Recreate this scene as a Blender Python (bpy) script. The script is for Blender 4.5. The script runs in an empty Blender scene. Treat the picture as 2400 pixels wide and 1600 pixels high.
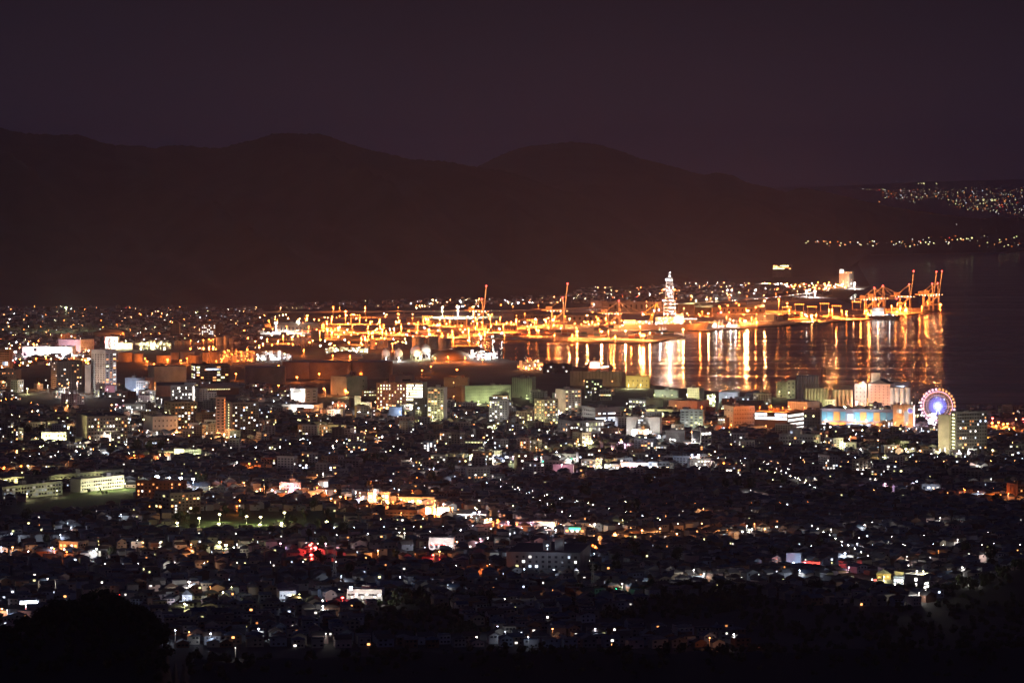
import bpy, math, random
import numpy as np
R = random.Random(7)
C = bpy.context.scene.collection
S = bpy.context.scene
# ---------------------------------------------------------------- camera
H, F, HZ = 290.0, 7450.0, 470.0          # eye height, focal length in photo pixels, horizon row
cam = bpy.data.objects.new('camera', bpy.data.cameras.new('camera')); C.objects.link(cam)
cam.location = (0, 0, H); cam.rotation_euler = (math.pi/2, 0, 0)
cam.data.sensor_width = 36; cam.data.lens = F/2400*36; cam.data.shift_y = -(800-HZ)/2400
cam.data.clip_start = 1; cam.data.clip_end = 90000
S.camera = cam
# ---------------------------------------------------------------- world, sun, exposure
W = bpy.data.worlds.new('World'); S.world = W; W.use_nodes = True
nt = W.node_tree; nt.nodes.clear()
def N(t, **k):
    n = nt.nodes.new(t)
    for a, b in k.items(): setattr(n, a, b)
    return n
out = N('ShaderNodeOutputWorld'); bg = N('ShaderNodeBackground'); bg2 = N('ShaderNodeBackground'); add = N('ShaderNodeAddShader')
sky = N('ShaderNodeTexSky', sky_type='NISHITA', sun_disc=False); sky.sun_elevation = math.radians(-12); sky.sun_rotation = math.radians(250)
nt.links.new(sky.outputs[0], bg.inputs[0]); bg.inputs[1].default_value = 0.05
tc = N('ShaderNodeTexCoord'); sep = N('ShaderNodeSeparateXYZ'); nt.links.new(tc.outputs['Generated'], sep.inputs[0])
rmp = N('ShaderNodeValToRGB'); nt.links.new(sep.outputs['Z'], rmp.inputs[0])
cr = rmp.color_ramp
for p, c in ((0.0, (.028, .0185, .033, 1)), (.022, (.0185, .0135, .0225, 1)), (.07, (.0066, .0060, .0105, 1)), (.35, (.010, .012, .038, 1))):
    e = cr.elements[0] if p == 0 else cr.elements.new(p)
    e.position = p; e.color = c
cr.elements[-1].color = (.009, .011, .036, 1)
wn = N('ShaderNodeTexNoise'); wn.inputs['Scale'].default_value = 5; wn.inputs['Detail'].default_value = 4; wm = N('ShaderNodeMapping'); wm.inputs['Scale'].default_value = (1, 1, 5)
nt.links.new(tc.outputs['Generated'], wm.inputs[0]); nt.links.new(wm.outputs[0], wn.inputs['Vector'])
wr = N('ShaderNodeMapRange'); wr.inputs['To Min'].default_value = .75; wr.inputs['To Max'].default_value = 1.25; nt.links.new(wn.outputs['Fac'], wr.inputs['Value'])
nt.links.new(rmp.outputs[0], bg2.inputs[0]); nt.links.new(wr.outputs[0], bg2.inputs[1])
nt.links.new(bg.outputs[0], add.inputs[0]); nt.links.new(bg2.outputs[0], add.inputs[1]); nt.links.new(add.outputs[0], out.inputs[0])
sun = bpy.data.objects.new('moon', bpy.data.lights.new('moon', 'SUN')); C.objects.link(sun)  # faint sun lamp added so the roofs keep some shape
sun.data.energy = 0.004; sun.data.angle = math.radians(.5); sun.data.color = (1, .93, .85); sun.rotation_euler = (math.radians(50), 0, math.radians(-40))
S.view_settings.view_transform = 'Standard'; S.view_settings.look = 'None'; S.view_settings.exposure = 0; S.view_settings.gamma = 1
cy = S.cycles
cy.use_light_tree = True; cy.use_denoising = True; cy.max_bounces = 4; cy.diffuse_bounces = 1; cy.glossy_bounces = 2
cy.transmission_bounces = 1; cy.volume_bounces = 0; cy.transparent_max_bounces = 4; cy.sample_clamp_indirect = 3; cy.filter_width = 1.5
cy.caustics_reflective = False; cy.caustics_refractive = False
S.render.engine = 'CYCLES'
# ---------------------------------------------------------------- helpers
def G(px, py, z=0.0):
    """the point of the plane at height z seen at a place of the photograph"""
    y = (H-z)*F/(py-HZ)
    return ((px-1200)*y/F, y)
def PX(x, y, z=0.0): return 1200+F*x/y, HZ+F*(H-z)/y
MATS = {}
def mat(name, col, rough=.8, var=.25, scale=.15, metal=0.0, emit=None, strength=0, sample=None, spec=.3):
    if name in MATS: return MATS[name]
    m = bpy.data.materials.new(name); m.use_nodes = True; t = m.node_tree; b = t.nodes['Principled BSDF']
    b.inputs['Roughness'].default_value = rough; b.inputs['Metallic'].default_value = metal; b.inputs['Specular IOR Level'].default_value = spec
    b.inputs['Base Color'].default_value = (*col, 1)
    if var and not emit:
        no = t.nodes.new('ShaderNodeTexNoise'); no.inputs['Scale'].default_value = scale; no.inputs['Detail'].default_value = 5
        tcn = t.nodes.new('ShaderNodeTexCoord'); t.links.new(tcn.outputs['Object'], no.inputs['Vector'])
        rp = t.nodes.new('ShaderNodeValToRGB'); t.links.new(no.outputs['Fac'], rp.inputs[0])
        rp.color_ramp.elements[0].position = .3; rp.color_ramp.elements[1].position = .7
        rp.color_ramp.elements[0].color = (*[c*(1-var) for c in col], 1); rp.color_ramp.elements[1].color = (*[min(1, c*(1+var*.6)) for c in col], 1)
        t.links.new(rp.outputs[0], b.inputs['Base Color'])
    if emit:
        b.inputs['Emission Color'].default_value = (*emit, 1); b.inputs['Emission Strength'].default_value = strength
        m.cycles.emission_sampling = sample or 'NONE'
    MATS[name] = m; return m
def tag(o, label=None, cat=None, group=None, kind=None):
    if label: o['label'] = label
    if cat: o['category'] = cat
    if group: o['group'] = group
    if kind: o['kind'] = kind
    return o
def empty(name, loc, rz=0.0):
    o = bpy.data.objects.new(name, None); C.objects.link(o); o.location = loc; o.rotation_euler = (0, 0, rz); return o
class MB:
    """collects shapes, then links them as one mesh object"""
    def __init__(s): s.v = []; s.f = []; s.m = []; s.mi = 0
    def add(s, vs, fs):
        n = len(s.v); s.v += [tuple(p) for p in vs]; s.f += [tuple(i+n for i in f) for f in fs]; s.m += [s.mi]*len(fs); return s
    def box(s, x0, x1, y0, y1, z0, z1):
        return s.add([(x0,y0,z0),(x1,y0,z0),(x1,y1,z0),(x0,y1,z0),(x0,y0,z1),(x1,y0,z1),(x1,y1,z1),(x0,y1,z1)],
                     [(0,3,2,1),(4,5,6,7),(0,1,5,4),(1,2,6,5),(2,3,7,6),(3,0,4,7)])
    def prism(s, pts, z0, z1):
        n = len(pts)
        return s.add([(*p, z0) for p in pts]+[(*p, z1) for p in pts], [tuple(range(n-1,-1,-1)), tuple(range(n,2*n))]+[(i,(i+1)%n,n+(i+1)%n,n+i) for i in range(n)])
    def gable(s, x0, x1, y0, y1, z0, z1, o=0.0, axis='x'):
        if axis == 'x':
            m = (y0+y1)/2; v = [(x0-o,y0-o,z0),(x1+o,y0-o,z0),(x1+o,y1+o,z0),(x0-o,y1+o,z0),(x0-o,m,z1),(x1+o,m,z1)]; f = [(0,1,5,4),(2,3,4,5),(0,4,3),(1,2,5),(0,3,2,1)]
        else:
            m = (x0+x1)/2; v = [(x0-o,y0-o,z0),(x1+o,y0-o,z0),(x1+o,y1+o,z0),(x0-o,y1+o,z0),(m,y0-o,z1),(m,y1+o,z1)]; f = [(0,4,5,3),(1,2,5,4),(0,1,4),(2,3,5),(0,3,2,1)]
        return s.add(v, f)
    def hip(s, x0, x1, y0, y1, z0, z1, o=0.0):
        my = (y0+y1)/2; k = (y1-y0)/2
        return s.add([(x0-o,y0-o,z0),(x1+o,y0-o,z0),(x1+o,y1+o,z0),(x0-o,y1+o,z0),(x0+k,my,z1),(x1-k,my,z1)], [(0,1,5,4),(2,3,4,5),(0,4,3),(1,2,5),(0,3,2,1)])
    def bar(s, p, q, t):
        p = np.array(p, float); q = np.array(q, float); d = q-p; L = np.linalg.norm(d); d /= L
        a = np.cross(d, (0,0,1) if abs(d[2]) < .9 else (1,0,0)); a /= np.linalg.norm(a); b = np.cross(d, a); a *= t/2; b *= t/2
        vs = [p-a-b, p+a-b, p+a+b, p-a+b, q-a-b, q+a-b, q+a+b, q-a+b]
        return s.add(vs, [(0,3,2,1),(4,5,6,7),(0,1,5,4),(1,2,6,5),(2,3,7,6),(3,0,4,7)])
    def lathe(s, cx, cy, prof, n=16):
        vs = []; fs = []
        for r, z in prof: vs += [(cx+r*math.cos(2*math.pi*i/n), cy+r*math.sin(2*math.pi*i/n), z) for i in range(n)]
        for k in range(len(prof)-1): fs += [(k*n+i, k*n+(i+1)%n, (k+1)*n+(i+1)%n, (k+1)*n+i) for i in range(n)]
        fs += [tuple(range(n-1,-1,-1)), tuple(range((len(prof)-1)*n, len(prof)*n))]
        return s.add(vs, fs)
    def cyl(s, cx, cy, r, z0, z1, n=16): return s.lathe(cx, cy, [(r,z0),(r,z1)], n)
    def ball(s, cx, cy, cz, r, n=12, k=7):
        return s.lathe(cx, cy, [(max(.01,r*math.sin(math.pi*i/k)), cz-r*math.cos(math.pi*i/k)) for i in range(k+1)], n)
    def octa(s, x, y, z, r):
        return s.add([(x-r,y,z),(x,y-r,z),(x+r,y,z),(x,y+r,z),(x,y,z+r),(x,y,z-r)], [(0,1,4),(1,2,4),(2,3,4),(3,0,4),(1,0,5),(2,1,5),(3,2,5),(0,3,5)])
    def mesh(s, name, mats):
        me = bpy.data.meshes.new(name); me.from_pydata(s.v, [], s.f)
        mats = mats if isinstance(mats, (list, tuple)) else [mats]
        for m in mats: me.materials.append(m)
        if len(mats) > 1: me.polygons.foreach_set('material_index', s.m)
        me.update(); return me
    def build(s, name, mats, parent=None, smooth=False):
        me = s.mesh(name, mats)
        if smooth: me.polygons.foreach_set('use_smooth', [True]*len(me.polygons))
        return link(name, me, parent)
def link(name, me, parent=None, loc=None, rz=None, scale=None):
    o = bpy.data.objects.new(name, me); C.objects.link(o)
    if parent is not None: o.parent = parent
    if loc is not None: o.location = loc
    if rz is not None: o.rotation_euler = (0, 0, rz)
    if scale is not None: o.scale = scale
    return o
def struct(o): o['kind'] = 'structure'; return o
def lerp_table(t, x):
    return float(np.interp(x, [a for a, b in t], [b for a, b in t]))

# ---------------------------------------------------------------- setting: water, land, hills
def water_mat():
    m = bpy.data.materials.new('sea_water'); m.use_nodes = True; t = m.node_tree; b = t.nodes['Principled BSDF']
    b.inputs['Base Color'].default_value = (.012, .010, .014, 1); b.inputs['Roughness'].default_value = .17; b.inputs['IOR'].default_value = 1.33
    b.inputs['Specular IOR Level'].default_value = .5
    g = t.nodes.new('ShaderNodeNewGeometry')
    def noise(scale, det, sx=1, sy=1):
        mp = t.nodes.new('ShaderNodeMapping'); mp.inputs['Scale'].default_value = (sx, sy, 1); t.links.new(g.outputs['Position'], mp.inputs['Vector'])
        n = t.nodes.new('ShaderNodeTexNoise'); n.inputs['Scale'].default_value = scale; n.inputs['Detail'].default_value = det; t.links.new(mp.outputs[0], n.inputs['Vector']); return n
    n1 = noise(.006, 9, .3, 1.0); n2 = noise(.004, 3, .3, 1.3)
    b1 = t.nodes.new('ShaderNodeBump'); b1.inputs['Strength'].default_value = 1; b1.inputs['Distance'].default_value = 7.0; t.links.new(n1.outputs['Fac'], b1.inputs['Height'])
    t.links.new(b1.outputs[0], b.inputs['Normal'])
    rp = t.nodes.new('ShaderNodeMapRange'); rp.inputs['From Min'].default_value = .35; rp.inputs['From Max'].default_value = .65; rp.inputs['To Min'].default_value = .10; rp.inputs['To Max'].default_value = .19
    t.links.new(n2.outputs['Fac'], rp.inputs['Value']); t.links.new(rp.outputs[0], b.inputs['Roughness'])
    return m
w = MB(); w.add([(-30000, 1500, 0), (30000, 1500, 0), (30000, 60000, 0), (-30000, 60000, 0)], [(0,1,2,3)])
struct(w.build('water', water_mat()))
SHORE = [(-900,1700),(3300,1700),(3300,990),(2400,978),(2250,970),(2140,957),(1820,936),(1790,926),(1680,921),(1600,913),(1530,905),(1500,885),(1456,880),
 (1380,864),(1270,856),(1200,848),(1165,838),(1100,802),(1070,797),(1200,799),(1500,806),(1532,805),(1606,790),(1590,786),(1500,788),(1478,781),(1560,773),(1660,777),(1700,773),(1750,771),(1840,764),(1915,758),
 (2030,751),(2119,740),(2205,728),(2206,723),(2120,722),(2020,715),(1985,700),(2010,684),(2040,673),(2030,655),(2010,620),(2030,598),(2400,591),(2700,590),(3400,590),(3400,578),(-900,578)]
gm = mat('ground', (.055,.052,.050), .9, .45, .02)
def gpoly(pts, z): return [(*G(a, b), z) for a, b in pts]
import mathutils
def sheet(name, pts, z, m, skirt=0):
    P = gpoly(pts, z); tris = mathutils.geometry.tessellate_polygon([[mathutils.Vector(p) for p in P]])
    b = MB(); b.add(P, [tuple(t) for t in tris]); n = len(P)
    if skirt: b.add(P+[(p[0], p[1], z-skirt) for p in P], [(i, n+i, n+(i+1)%n, (i+1)%n) for i in range(n)])
    return b.build(name, m)
struct(sheet('ground', SHORE, 2.0, gm, 3.0))
concrete = mat('port_concrete', (.42,.38,.33), .85, .35, .02)
struct(sheet('port_apron', [(620,790),(690,760),(900,737),(1300,728),(1560,722),(1760,708),(1960,702),(1990,712),(2120,723),(2204,724),(2118,739),(2029,750),(1914,757),(1839,763),(1749,770),(1660,776),(1560,772),(1477,780),(1499,787),(1588,785),(1602,789),(1532,804),(1500,805),(1200,798),(1070,796),(980,792),(800,788)], 2.3, concrete))
hillm = mat('wooded_hillside', (.030,.032,.034), 1, .8, .004)
def fbm(x, y, s=0):
    return sum(math.sin(x*k*1.7+s+k*y*.9)*math.cos(y*k*1.3-s*2+x*k*.6)/k for k in (1, 2.1, 4.3, 8.7))
def ridge(name, sky_tab, base_tab, dist_tab, x0, x1, nx, rough):
    vs = []; rows = 26; fs = []
    for j in range(rows):
        t = j/(rows-1)
        for i in range(nx):
            px = x0+(x1-x0)*i/(nx-1)
            _, yb = G(px, lerp_table(base_tab, px)); yr = lerp_table(dist_tab, px)
            zr = H-(lerp_table(sky_tab, px)-HZ)*yr/F
            if j == rows-1: y = yr*1.25; z = -20
            else:
                tt = t*rows/(rows-1); tt = min(1, tt); y = yb+(yr-yb)*tt
                z = zr*(tt**1.15)*(1) + (fbm(px/160, tt*4, 3)*zr*.2*math.sin(math.pi*tt)) - 3*(tt < .01)
                zl = H+(z-H)*1.0
                lim = H-(lerp_table(sky_tab, px)-HZ)*y/F-4
                z = min(z, lim) if tt < .97 else z+R.uniform(-rough, rough)
            vs.append(((px-1200)*y/F, y, z))
    for j in range(rows-1):
        for i in range(nx-1): fs.append((j*nx+i, j*nx+i+1, (j+1)*nx+i+1, (j+1)*nx+i))
    b = MB(); b.add(vs, fs); return struct(b.build(name, hillm, smooth=True))
SKY1 = [(-900,290),(0,300),(60,312),(120,316),(180,316),(230,330),(270,341),(320,340),(360,348),(400,340),(450,342),(510,348),(560,336),(600,326),(640,313),(700,312),(750,313),(780,322),(820,338),(870,352),(960,372),(1000,376),(1040,378),(1120,391),(1200,404),(1300,440),(1420,490),(1540,560),(1650,640),(1750,660)]
ridge('hills', SKY1, [(-900,712),(0,722),(600,718),(1200,705),(1330,690),(1750,662)], [(-900,13500),(1750,12500)], -900, 1750, 420, 3)
ridge('hills', [(540,722),(620,690),(700,655),(780,622),(850,598),(940,584),(1040,588),(1130,584),(1200,600),(1290,640),(1350,672),(1390,692)], [(540,722),(1390,694)], [(540,10800),(1390,11300)], 540, 1390, 220, 9)
ridge('hills', [(-900,640),(-60,672),(60,650),(150,632),(260,640),(360,675),(470,716)], [(-900,724),(470,722)], [(-900,10500),(470,10500)], -900, 470, 220, 9)
SKY2 = [(900,420),(1060,410),(1120,390),(1180,360),(1230,343),(1280,338),(1340,332),(1400,338),(1450,352),(1500,371),(1560,385),(1620,402),(1650,409),(1685,404),(1720,412),(1750,428),(1800,438),(1840,450),(1870,440),(1910,444),(1960,456),(1990,463),(2020,470),(2060,478),(2110,488),(2160,494),(2200,501),(2250,507),(2300,514),(2320,511),(2335,505),(2355,510),(2400,510),(2600,505),(3300,480)]
ridge('hills', SKY2, [(900,690),(1350,668),(1700,655),(1960,650),(2005,618),(2040,597),(2400,590),(3300,588)], [(900,17500),(1900,17500),(2400,20500),(3300,22000)], 900, 3300, 420, 3)
ridge('hills', [(1300,445),(1950,436),(2150,426),(2400,420),(3300,415)], [(1300,530),(3300,530)], [(1300,50000),(3300,50000)], 1300, 3300, 60, 0)
# haze: the damp sea air
hz = MB(); hz.box(-24000, 24000, -300, 58000, -4, 1400)
hm = bpy.data.materials.new('haze'); hm.use_nodes = True; t = hm.node_tree; t.nodes.remove(t.nodes['Principled BSDF'])
pv = t.nodes.new('ShaderNodeVolumePrincipled'); pv.inputs['Color'].default_value = (.82,.74,1.0,1); pv.inputs['Density'].default_value = 3.0e-5; pv.inputs['Anisotropy'].default_value = .62
t.links.new(pv.outputs[0], t.nodes['Material Output'].inputs['Volume'])
HAZE = hz.build('haze', hm); HAZE['kind'] = 'stuff'
# ---------------------------------------------------------------- materials
WALLS = {k: mat('wall_'+k, c, .85, v+.15, .07) for k, c, v in (('white', (.72,.70,.68), .12), ('cream', (.58,.52,.42), .15), ('grey', (.36,.36,.36), .18), ('brick', (.22,.12,.085), .2),
  ('dark', (.10,.095,.10), .25), ('blue', (.30,.36,.46), .15), ('beige', (.42,.35,.28), .15), ('pink', (.60,.44,.42), .12), ('ochre', (.40,.28,.12), .15), ('green', (.37,.375,.31), .15), ('mid', (.24,.235,.25), .2))}
ROOFS = {k: mat('roof_'+k, c, .7, .3, .5) for k, c in (('dark', (.075,.075,.082)), ('grey', (.17,.17,.175)), ('brown', (.11,.075,.06)), ('blue', (.07,.10,.15)), ('pale', (.3,.3,.29)))}
steel = mat('steel', (.45,.44,.42), .5, .2, .5); darksteel = mat('dark_steel', (.09,.09,.10), .5, .2, .5)
cream_steel = mat('crane_paint', (.78,.68,.55), .5, .15, .3); glass = mat('window_glass', (.015,.017,.022), .15, 0, spec=.6)
leaf = mat('leaves', (.045,.060,.028), .9, .5, .6); bark = mat('bark', (.06,.045,.035), .9)
COL = {'O': (1,.205,.028), 'o': (1,.36,.11), 'Y': (1,.93,.42), 'G': (.85,1,.45), 'W': (1,.93,.84), 'B': (.70,.80,1), 'R': (1,.06,.05), 'g': (.05,1,.45), 'P': (1,.55,.75), 'V': (.25,.22,1)}
def emat(c, s, sample=None): return mat(f'glow_{c}_{s}'+(sample or ''), (.02,.02,.02), emit=COL[c], strength=s, sample=sample)
WARM = ('o','W','o','W','Y','o'); MIX = ('o','W','W','B','Y','W'); COOL = ('W','B','B','W'); YEL = ('Y','Y','W')
def wmat(pal): return emat(R.choice(pal), R.choice((1.2, 2.5, 4, 6)))
# ---------------------------------------------------------------- labels that single things out
LM = []                                  # landmarks: phrase, px, py
USED = set()
ORD = ['first','second','third','fourth','fifth','sixth','seventh','eighth','ninth','tenth','eleventh','twelfth','thirteenth','fourteenth','fifteenth','sixteenth','seventeenth','eighteenth','nineteenth','twentieth']
def ordw(i):
    if i >= 99: return 'hundred-'+ordw(i-100) if i > 99 else 'hundredth'
    return ORD[i] if i < 20 else ['twenty','thirty','forty','fifty','sixty','seventy','eighty','ninety'][(i+1)//10-2]+('-'+ORD[(i+1)%10-1] if (i+1)%10 else 'th')
def relabel(items):
    """items: (object, look phrase, px, py); names each by its look, its nearest landmark and its turn from the left"""
    grp = {}
    for o, look, px, py in items:
        n = min(LM, key=lambda l: (l[1]-px)**2/9+(l[2]-py)**2*2.2)
        dx = px-n[1]; dy = py-n[2]
        rel = 'in front of' if dy > abs(dx)/5 else 'behind' if dy < -abs(dx)/5 else 'right of' if dx > 0 else 'left of'
        grp.setdefault((look, rel, n[0]), []).append((px, py, o))
    for (look, rel, n), l in grp.items():
        l.sort(key=lambda a: a[:2])
        for i, (px, py, o) in enumerate(l):
            if len(l) == 1: s = f'{look} {rel} the {n}'
            elif i == len(l)-1: s = f'last {look} from the left {rel} the {n}'
            else: s = f'{ordw(i)} {look} from the left {rel} the {n}'
            s = s.replace(' lit windows', ' lights')
            NW = lambda t: len(t.replace('-', ' ').split())
            if NW(s) > 16: s = s.replace(' from the left', '', 1)
            if NW(s) > 16: s = s.replace('in front of', 'before')
            if NW(s) > 16: s = s.replace(' with ', ', ', 1)
            if s in USED: s = 'another '+s
            USED.add(s); o['label'] = s
# ---------------------------------------------------------------- lamps
LIGHTS = {}
def light(c, P, r=.6, spot=False):
    P = float('%.2g' % P); k = (c, P, r, spot)
    if k not in LIGHTS:
        l = bpy.data.lights.new('lamp_light', 'SPOT' if spot else 'POINT'); l.energy = P
        if spot: l.spot_size = math.radians(162); l.spot_blend = .35
        l.energy = P; l.color = COL[c]; l.shadow_soft_size = r; LIGHTS[k] = l
    return LIGHTS[k]
HEADS = {}; POLES = {}; LAMPN = {}
CN = {'O': 'orange', 'o': 'amber', 'Y': 'yellow-green', 'G': 'green', 'W': 'white', 'B': 'bluish white', 'R': 'red', 'P': 'pink', 'V': 'violet', 'g': 'green'}
lamps_auto = []
def lamp(px, py, c='O', z=25, P=80000, r=2.0, st=30, kind='mast', z0=2.0, label=None, group=None, lit=True):
    x, y = G(px, py, z)
    name = {'mast': 'floodlight_or_fill_mast', 'street': 'street_lamp', 'yard': 'yard_or_fill_lamp', 'park': 'park_lamp'}[kind]
    root = empty(name, (x, y, z0)); h = z-z0
    k = (kind, round(h))
    if k not in POLES:
        b = MB(); t = .5 if kind == 'mast' else .12
        b.lathe(0, 0, [(t*1.3, 0), (t, h*.5), (t*.6, h)], 8)
        if kind == 'mast': b.lathe(0, 0, [(1.8, h-1.3), (1.8, h-1.0)], 10)
        else: b.bar((0, 0, h-.2), (0, -1.3, h+.15), .14)
        POLES[k] = b.mesh('pole', steel)
    link('pole', POLES[k], root)
    hk = (c, st, kind)
    if hk not in HEADS:
        b = MB()
        if kind == 'mast': b.lathe(0, 0, [(.5,-.45),(1,-.1),(1,.25),(.5,.6)], 12)
        else: b.lathe(0, 0, [(.5,-.5),(1,-.15),(1,.2),(.55,.5)], 10)
        HEADS[hk] = b.mesh('lamp_head', emat(c, st, 'AUTO' if kind == 'mast' else None))
    link('lamp_head', HEADS[hk], root, loc=(0, -1.3 if kind != 'mast' else 0, h+.2), scale=(r, r, r))
    if lit:
        l = bpy.data.objects.new('light', light(c, P, 1.2 if P > 20000 else .4, kind == 'mast')); C.objects.link(l); l.parent = root
        l.location = (0, -1.5-r, h-.6-r)
    tag(root, label, 'lamp', group or ({'mast': 'floodlight masts of the port', 'street': 'street lamps of the town', 'yard': 'yard lamps beside the larger buildings', 'park': 'lamps of the park'}[kind]))
    if not label: lamps_auto.append((root, f"{CN[c]} {'tall mast lamp' if kind=='mast' else 'park lamp' if kind=='park' else 'yard lamp' if kind=='yard' else 'street lamp'}", px, py))
    return root
# ---------------------------------------------------------------- buildings
UW = {}
def uwin(m, face):
    k = (m.name, face)
    if k not in UW:
        b = MB()
        if face == 'L': b.box(-.5, .5, -.08, 0, 0, 1)
        else: b.box(0, .08, -.5, .5, 0, 1)
        UW[k] = b.mesh('window', m)
    return UW[k]
LK = 2.2
FOOT = []                                # footprints kept clear of houses
def facade(root, face, W, h, spec, wall):
    """spec: style, bays, floors, lit share, palette, [lowest z, top margin, width share, height share]"""
    st, nb, nf, p, pal = spec[:5]
    if st == 'n': return
    o = spec[5] if len(spec) > 5 else {}
    z0 = o.get('z0', 1.0); zt = h-o.get('top', 1.2); fw = o.get('w', .55); fh = o.get('h', .5); x0 = o.get('x0', .02); x1 = o.get('x1', .98)
    fl = (zt-z0)/nf; bw = W*(x1-x0)/nb; wins = []
    for f in range(nf):
        run = R.random() < p
        for i in range(nb):
            u = W*x0+bw*(i+.5)
            lit = (run and R.random() < .85) if st == 'r' else R.random() < p
            if o.get('only') and (i not in o['only']): continue
            wins.append((lit, u, z0+fl*(f+.28), bw*fw*R.choice((1, 1, .75) if st != 'r' else (1,)), fl*fh))
    if st == 'b':
        b = MB(); t = .12
        for f in range(nf):
            z = z0+fl*f
            if face == 'L': b.box(-W*x1, -W*x0, -1.3, -.02, z, z+.15); b.box(-W*x1, -W*x0, -1.4, -1.3, z, z+fl*.36)
            else: b.box(.02, 1.3, W*x0, W*x1, z, z+.15); b.box(1.3, 1.4, W*x0, W*x1, z, z+fl*.36)
            if not o.get('merge'): b.build('balcony', o.get('rail', wall), root); b = MB()
        if b.v: b.build('balcony', o.get('rail', wall), root)
        if o.get('fins'):
            for i in range(nb+1):
                u = W*x0+bw*i; b = MB()
                if face == 'L': b.box(-u-.12, -u+.12, -1.45, -.02, z0, zt)
                else: b.box(.02, 1.45, u-.12, u+.12, z0, zt)
                b.build('fin', wall, root)
    wins.sort(key=lambda w: not w[0]); rest = MB()
    for i, (lit, u, z, ww, hh) in enumerate(wins):
        m = (emat(R.choice(pal), R.choice(o['st'])) if 'st' in o else wmat(pal)) if lit else glass
        if i < o.get('max', 46): link('window', uwin(m, face), root, loc=(-u, -.02, z) if face == 'L' else (.02, u, z), scale=(ww, 1, hh) if face == 'L' else (1, ww, hh))
        elif face == 'L': rest.box(-u-ww/2, -u+ww/2, -.1, -.02, z, z+hh)
        else: rest.box(.02, .1, u-ww/2, u+ww/2, z, z+hh)
    if rest.v: rest.build('window', glass, root)['kind'] = 'stuff'
def frame(xl, xc, xr, yb, a=None, dep=15, zb=2.0):
    nx, ny = G(xc, yb, zb); tl = (xl-1200)/F; tr = (xr-1200)/F; tc_ = (xc-1200)/F
    wl = (xc-xl); wr = (xr-xc)
    if wr < 1: al = math.atan(tc_)
    elif wl < 1: al = math.pi/2+math.atan(tc_)
    elif a is not None: al = math.radians(a)
    else: al = max(math.radians(8), min(math.radians(80), math.atan2(wr, wl)))+math.atan(tc_)
    L = dep if wl < 1 else (nx-tl*ny)/(math.cos(al)+tl*math.sin(al))
    Rr = dep if wr < 1 else (tr*ny-nx)/(math.sin(al)-tr*math.cos(al))
    if Rr <= 1: Rr = dep
    return nx, ny, al, L, Rr
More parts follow.
